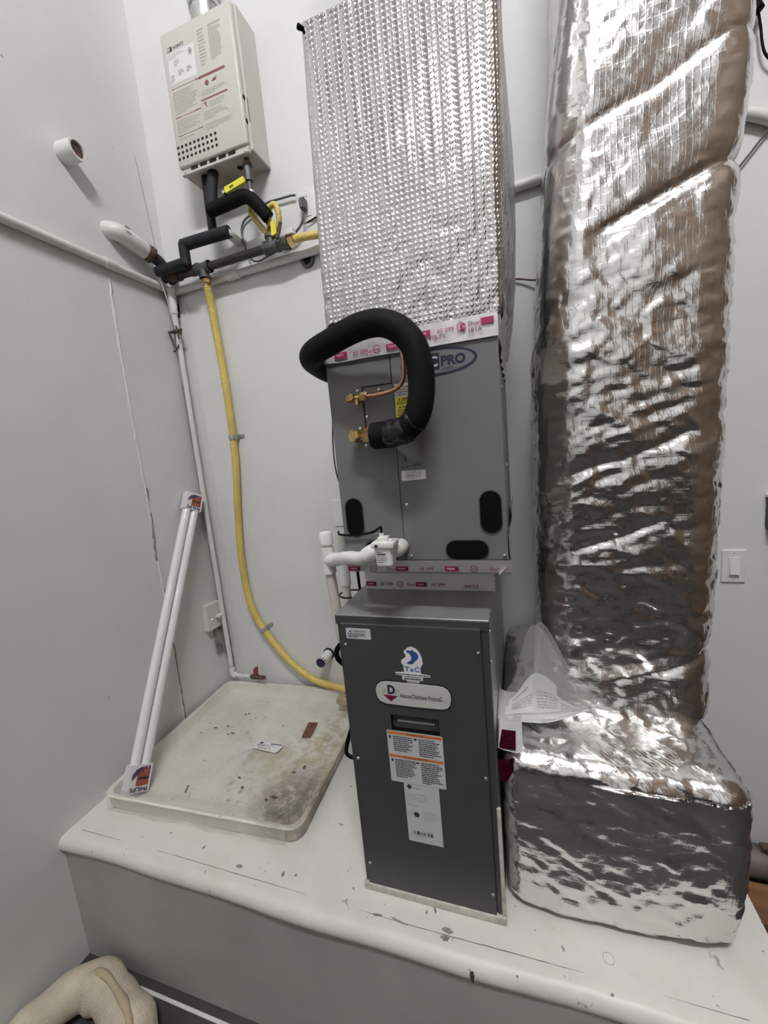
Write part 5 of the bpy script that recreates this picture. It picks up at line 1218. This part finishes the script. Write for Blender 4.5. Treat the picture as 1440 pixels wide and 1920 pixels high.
oc = thing('old_conduit', 'thin grey scuffed conduit in the corner beside white pipe', 'conduit', (-1.515, 1.655, 0.7))
g = G(); g.tube([(-1.513, 1.655, 2.47), (-1.515, 1.655, 2.2), (-1.515, 1.657, 1.6), (-1.513, 1.655, 1.0), (-1.511, 1.650, 0.70)], .0085, n=10, step=.1); obj('tube', g, mat('scuffed_grey_conduit', (0.46, 0.45, 0.43), .5, col2=(.10, .09, .085), vscale=16, stretch=(1, 1, .35)), oc, smooth=True)
g = G(); g.tube([(-1.513, 1.655, 2.50), (-1.505, 1.655, 2.48), (-1.50, 1.655, 2.44)], .012, n=10, step=.01); obj('dark_stub', g, 'steel_black', oc)
rc = thing('pipe_clamp', 'rusty bolted clamp gripping the corner pipe', 'clamp', (-1.49, 1.635, 2.30))
g = G(); g.ring((-1.488, 1.640, 2.315), (-1.488, 1.640, 2.330), .0175, .0118, 16); g.box(-1.525, -1.470, 1.618, 1.630, 2.317, 2.328, .002); obj('jaw', g, 'rust', rc)
g = G(); g.cyl((-1.475, 1.622, 2.345), (-1.470, 1.622, 2.285), .0035, n=8); g.cyl((-1.472, 1.622, 2.322), (-1.445, 1.618, 2.322), .0065, n=8); obj('bolt', g, 'rust', rc)
g = G(); g.tube([(-1.515, 1.62, 2.32), (-1.510, 1.622, 2.285), (-1.500, 1.626, 2.25)], .0035, n=6, step=.02); g.tube([(-1.512, 1.622, 2.235), (-1.495, 1.62, 2.238), (-1.475, 1.622, 2.262)], .003, n=6, step=.02); obj('tie_wire', g, 'steel_black', rc)
g = G(); g.tube([(-1.505, 1.56, 2.66), (-1.492, 1.555, 2.60), (-1.486, 1.575, 2.545), (-1.482, 1.595, 2.48), (-1.484, 1.612, 2.40), (-1.478, 1.620, 2.33)], .0022, n=6, step=.02)
tag(obj('ground_wire', g, 'white_pvc', None, smooth=True), 'thin pale wire hanging from rusty collar down the corner', 'wire')
cv = thing('junction_cover', 'white painted junction box cover beside the corner pipe', 'junction box', (-1.51, 1.61, 0.86))
FJ = frame((WX, 0, 0), (0, 1, 0), (0, 0, 1))
g = G(); g.plate([(1.545, .866), (1.668, .860), (1.668, .990), (1.548, .998)], FJ, 0.001, .028); obj('cover_plate', g, 'white_paint', cv)
screw(cv, WX + .028, 1.58, .915, 'x', 1.3); screw(cv, WX + .028, 1.655, .945, 'x', 1.2)
g = G(); g.box(-1.500, -1.474, 1.600, 1.63, .918, .930, .001); obj('strap', g, 'white_paint', cv)
g = G(); g.box(WX + .001, WX + .012, 1.60, 1.64, .72, .862); obj('dark_gap', g, 'stain', cv)
g = wobble_strip([(-1.508, WY - .0005, .97), (-1.505, WY - .0005, .80), (-1.498, WY - .0005, .55)], .005, (0, -1, 0), .002, 33); obj('corner_crack', g, 'stain', wb)
g = wobble_strip([(WX + .03, WY - .0005, 2.46), (WX + .03, WY - .0005, 2.40)], .012, (0, -1, 0), .002, 34); obj('corner_hole', g, 'hole', wb)
g = G(); g.box(-1.452, -1.445, WY - .006, WY, .49, 2.45, .002); obj('corner_batten', g, 'white_paint', wb)

# ------------------------------------------------------------------ stubs, outlet, plates, cables on the walls
st = thing('stub_pipe', 'white open plastic pipe stub poking out of left wall', 'pipe', (WX, 1.265, 2.83))
c = Vector((WX, 1.262, 2.864))
g = G(); g.ring(c + Vector((-.01, 0, 0)), c + Vector((0.066, .006, 0.0)), .0335, .027, 32); sb = obj('pipe_wall', g, 'white_pvc', st, autosmooth=40)
g = G(); g.ring(c + Vector((.001, .000, 0)), c + Vector((.068, .006, 0)), .0355, .0275, 32); obj('coupling', g, 'white_pvc', st, autosmooth=40)
g = G(); g.cyl(c + Vector((-.005, 0, 0)), c + Vector((.060, .005, 0)), .027, n=24); obj('dirty_plug', g, 'rust', st)
ds = thing('drain_stub', 'white stub pipe with blue primer on tip poking from back wall', 'pipe', (-0.925, 1.64, 0.68))
c = Vector((-0.918, WY, 0.722))
g = G(); g.cyl(c + Vector((0, .01, 0)), c + Vector((-.004, -.085, -.004)), .0235, n=24); obj('pipe', g, 'white_pvc', ds, autosmooth=40)
g = G(); g.ring(c + Vector((0, -.001, 0)), c + Vector((0, -.007, 0)), .0285, .022, 24); obj('collar', g, 'black', ds)
g = G(); g.lathe(c + Vector((-.0035, -.070, -.0035)), (-.04, -1, -.04), [(0, .0238), (.012, .0243), (.020, .022), (.024, .012)], 11); obj('primer_tip', g, 'navy', ds)
gh = thing('wall_grommet', 'dark round grommet in back wall below the conduit', 'grommet', (-0.795, 1.67, 2.48))
g = G(); g.ring((-0.795, WY - .010, 2.500), (-0.795, WY - .0005, 2.500), .031, .018, 24); obj('ring', g, 'cord_grey', gh, autosmooth=40)
g = G(); g.cyl((-0.795, WY - .004, 2.500), (-0.795, WY - .0005, 2.500), .019, n=20); obj('hole', g, 'hole', gh)
ou = thing('power_outlet', 'white wall outlet plate beside bubble foil duct', 'outlet', (-0.772, 1.675, 2.645))
FO = frame((0, WY, 0), (1, 0, 0), (0, 0, 1))
g = G(); g.box(-0.812, -0.730, WY - .006, WY, 2.642, 2.768, .0025); obj('plate', g, 'white_pvc', ou)
g = G(); g.box(-0.790, -0.752, WY - .009, WY - .005, 2.660, 2.750, .0015); rcp = obj('receptacle', g, 'white_pvc', ou)
g = G(); g.quad(FO, -0.779, -0.776, 2.728, 2.737, .0094); g.quad(FO, -0.768, -0.765, 2.728, 2.737, .0094); g.plate(ellipse(-0.772, 2.721, .0025, .003, 8), FO, .0088, .0094); obj('socket_slot', g, 'hole', rcp)
screw(ou, -0.771, WY - .006, 2.760, s=.7)
pl = thing('power_plug', 'dark grey power plug with cord in the wall outlet', 'plug', (-0.778, 1.65, 2.66))
g = G(); bmb = bmesh.new(); bmesh.ops.create_cube(bmb, size=1.0)
for q in bmb.verts:
    k = 1.0 if q.co.z > 0 else .7
    q.co = Vector((-0.776 + q.co.x * .030 * k, 1.651 + q.co.y * .036, 2.694 + q.co.z * .044))
bmesh.ops.bevel(bmb, geom=bmb.edges[:], offset=.006, segments=2, affect='EDGES'); g.bm(bmb); bmb.free(); obj('plug_body', g, 'cord_grey', pl, autosmooth=40)
g = G(); g.tube([(-0.778, 1.648, 2.675), (-0.779, 1.645, 2.655), (-0.783, 1.645, 2.635), (-0.798, 1.645, 2.615), (-0.822, 1.645, 2.600), (-0.852, 1.645, 2.593), (-0.880, 1.648, 2.588)], .0048, n=8, step=.008); obj('cord', g, 'cord_grey', pl, smooth=True)
g = G(); g.tube([(-0.812, 1.664, 2.745), (-0.835, 1.664, 2.749), (-0.88, 1.664, 2.750), (-0.95, 1.666, 2.752), (-1.01, 1.668, 2.735), (-1.068, 1.668, 2.715), (-1.088, 1.668, 2.68), (-1.086, 1.668, 2.635), (-1.068, 1.662, 2.580), (-1.04, 1.655, 2.542), (-1.0, 1.650, 2.534), (-0.95, 1.648, 2.545), (-0.90, 1.648, 2.552), (-0.85, 1.650, 2.546)], .0042, n=8, step=.012)
tag(obj('heater_cord', g, 'cord_grey', None, smooth=True), 'grey cord looping along wall between outlet and gas pipe', 'cord')
g = G(); g.tube([(-0.775, 1.668, 2.636), (-0.755, 1.668, 2.640), (-0.725, 1.67, 2.648), (-0.66, 1.67, 2.66)], .003, n=8, step=.01)
tag(obj('extension_cable', g, 'black', None, smooth=True), 'black cord running from below outlet behind bubble foil duct', 'cord')
bp_ = thing('blank_wall_plate', 'white blank wall plate behind left edge of coil cabinet', 'wall plate', (-0.765, 1.675, 1.36))
g = G(); g.box(-0.806, -0.735, WY - .006, WY, 1.362, 1.484, .0025); obj('plate', g, 'white_pvc', bp_)
for zz in (1.378, 1.468): screw(bp_, -0.785, WY - .006, zz, s=.7)
sw = thing('light_switch', 'white rocker light switch on back wall beside tall duct', 'light switch', (0.709, 1.675, 1.114))
g = G(); g.box(0.674, 0.744, WY - .007, WY, 1.114, 1.232, .003); obj('plate', g, 'white_pvc', sw)
g = G(); g.box(0.692, 0.726, WY - .0095, WY - .006, 1.138, 1.206, .001); rk = obj('rocker_frame', g, 'white_pvc', sw)
g = G(); v = [(0.6955, WY - .0098, 1.142), (0.7225, WY - .0098, 1.142), (0.7225, WY - .0175, 1.145), (0.6955, WY - .0175, 1.145), (0.6955, WY - .0098, 1.2025), (0.7225, WY - .0098, 1.2025)]
g.add(v, [(0, 1, 2, 3), (3, 2, 5, 4), (0, 3, 4), (1, 5, 2), (0, 4, 5, 1)]); obj('rocker', g, 'white_pvc', rk)
for zz in (1.124, 1.222): screw(sw, 0.709, WY - .007, zz, s=.6)
gb_ = thing('green_box', 'dark green plastic box on back wall beyond the switch', 'box', (0.85, 1.66, 1.27))
g = G(); g.box(0.793, 0.90, WY - .045, WY, 1.312, 1.412, .003); obj('body', g, 'green', gb_)
g = G(); g.box(0.79, 0.90, WY - .03, WY, 1.413, 1.424, .002); obj('top_bracket', g, 'white_pvc', gb_)
g = G(); g.plate([(0.795, 1.312), (0.90, 1.312), (0.90, 1.23), (0.83, 1.25)], FO, 0.001, .03); obj('tapered_base', g, 'green', gb_)
# cables at the top right
cb1 = thing('black_wall_cable', 'black cable with thick plug end hanging on wall beside tall duct', 'cable', (0.71, 1.66, 2.6))
g = G(); g.tube([(0.655, 1.655, 2.93), (0.675, 1.655, 2.885), (0.698, 1.655, 2.845), (0.708, 1.655, 2.822)], .012, n=10, step=.01, rfun=lambda d, t: .008 + .007 * t); obj('thick_end', g, 'black', cb1, smooth=True)
g = G(); g.tube([(0.708, 1.655, 2.82), (0.717, 1.66, 2.785), (0.722, 1.66, 2.745), (0.730, 1.66, 2.715), (0.748, 1.66, 2.690), (0.79, 1.66, 2.65)], .0036, n=8, step=.01); obj('thin_cable', g, 'black', cb1, smooth=True)
g = G(); g.tube([(0.80, 1.668, 2.565), (0.745, 1.668, 2.512), (0.693, 1.668, 2.451), (0.62, 1.668, 2.37)], .003, n=8, step=.02)
tag(obj('diagonal_wire', g, 'brown_wire', None, smooth=True), 'thin dark wire slanting behind tall duct below conduit bend', 'wire')
g = G(); g.tube([(-0.03, 1.668, 2.262), (0.034, 1.668, 2.252), (0.08, 1.66, 2.236), (0.12, 1.64, 2.226), (0.18, 1.60, 2.22)], .0034, n=8, step=.01)
tag(obj('duct_wire', g, 'brown_wire', None, smooth=True), 'thin brown wire bridging the gap between the two foil ducts', 'wire')

# ------------------------------------------------------------------ floor clutter
tw = thing('rolled_towel', 'cream rolled towel bent round the corner on the floor', 'towel', (-1.35, 0.66, 0))
def towel_r(seed, r0):
    rr_ = random.Random(seed); ph = [rr_.uniform(0, 6) for _ in range(4)]
    return lambda d, t: r0 * (1 + .07 * math.sin(d * 31 + ph[0]) + .05 * math.sin(d * 67 + ph[1])) * (0.55 if t < .015 or t > .985 else 1)
g = G(); g.tube([(-1.30, -0.05, .062), (-1.40, 0.25, .062), (-1.455, 0.47, .062), (-1.445, .60, .064), (-1.405, .665, .066), (-1.34, .690, .064), (-1.26, .676, .062), (-1.17, .650, .060), (-1.10, .610, .058), (-1.075, .565, .058)], .058, n=22, step=.012, rfun=towel_r(3, .060)); obj('roll', g, 'towel', tw, smooth=True)
g = G(); g.tube([(-1.37, .675, .122), (-1.32, .690, .124), (-1.25, .675, .122), (-1.17, .648, .120), (-1.105, .61, .116)], .012, n=10, step=.012, rfun=lambda d, t: (.011 + .0015 * math.sin(d * 40)) * min(1, 6 * t + .2, 6 * (1 - t) + .2)); obj('stripe', g, 'towel_stripe', tw, smooth=True)
g = G(); g.tube([(-1.42, -.05, .045), (-1.49, .25, .045), (-1.497, .45, .05), (-1.47, .60, .07)], .03, n=14, step=.012, rfun=towel_r(5, .032)); obj('outer_fold', g, 'towel', tw, smooth=True)
# pipe, valve and board beyond the platform end
bp2 = thing('floor_pipe', 'dark rusty pipe lying along back wall on the floor', 'pipe', (0.95, 1.62, 0))
g = G(); g.cyl((0.56, 1.612, .056), (1.3, 1.612, .056), .055, n=24); obj('pipe', g, mat('grimy_iron_pipe', (0.16, 0.14, 0.125), .55, metal=.3, var=.4, vscale=9), bp2, autosmooth=40)
g = G(); g.cyl((0.815, 1.60, .10), (0.815, 1.60, .135), .012, n=12); g.box(0.790, 0.845, 1.585, 1.612, .130, .142, .003); g.cyl((0.845, 1.59, .12), (0.86, 1.585, .10), .012, n=10); obj('drain_cock', g, 'rust', bp2)
g = G(); g.box(0.535, 1.3, 1.40, 1.545, 0.0, .035, .003); tag(obj('floor_board', g, 'wood', None), 'brown wooden board lying on floor past the platform end', 'board')
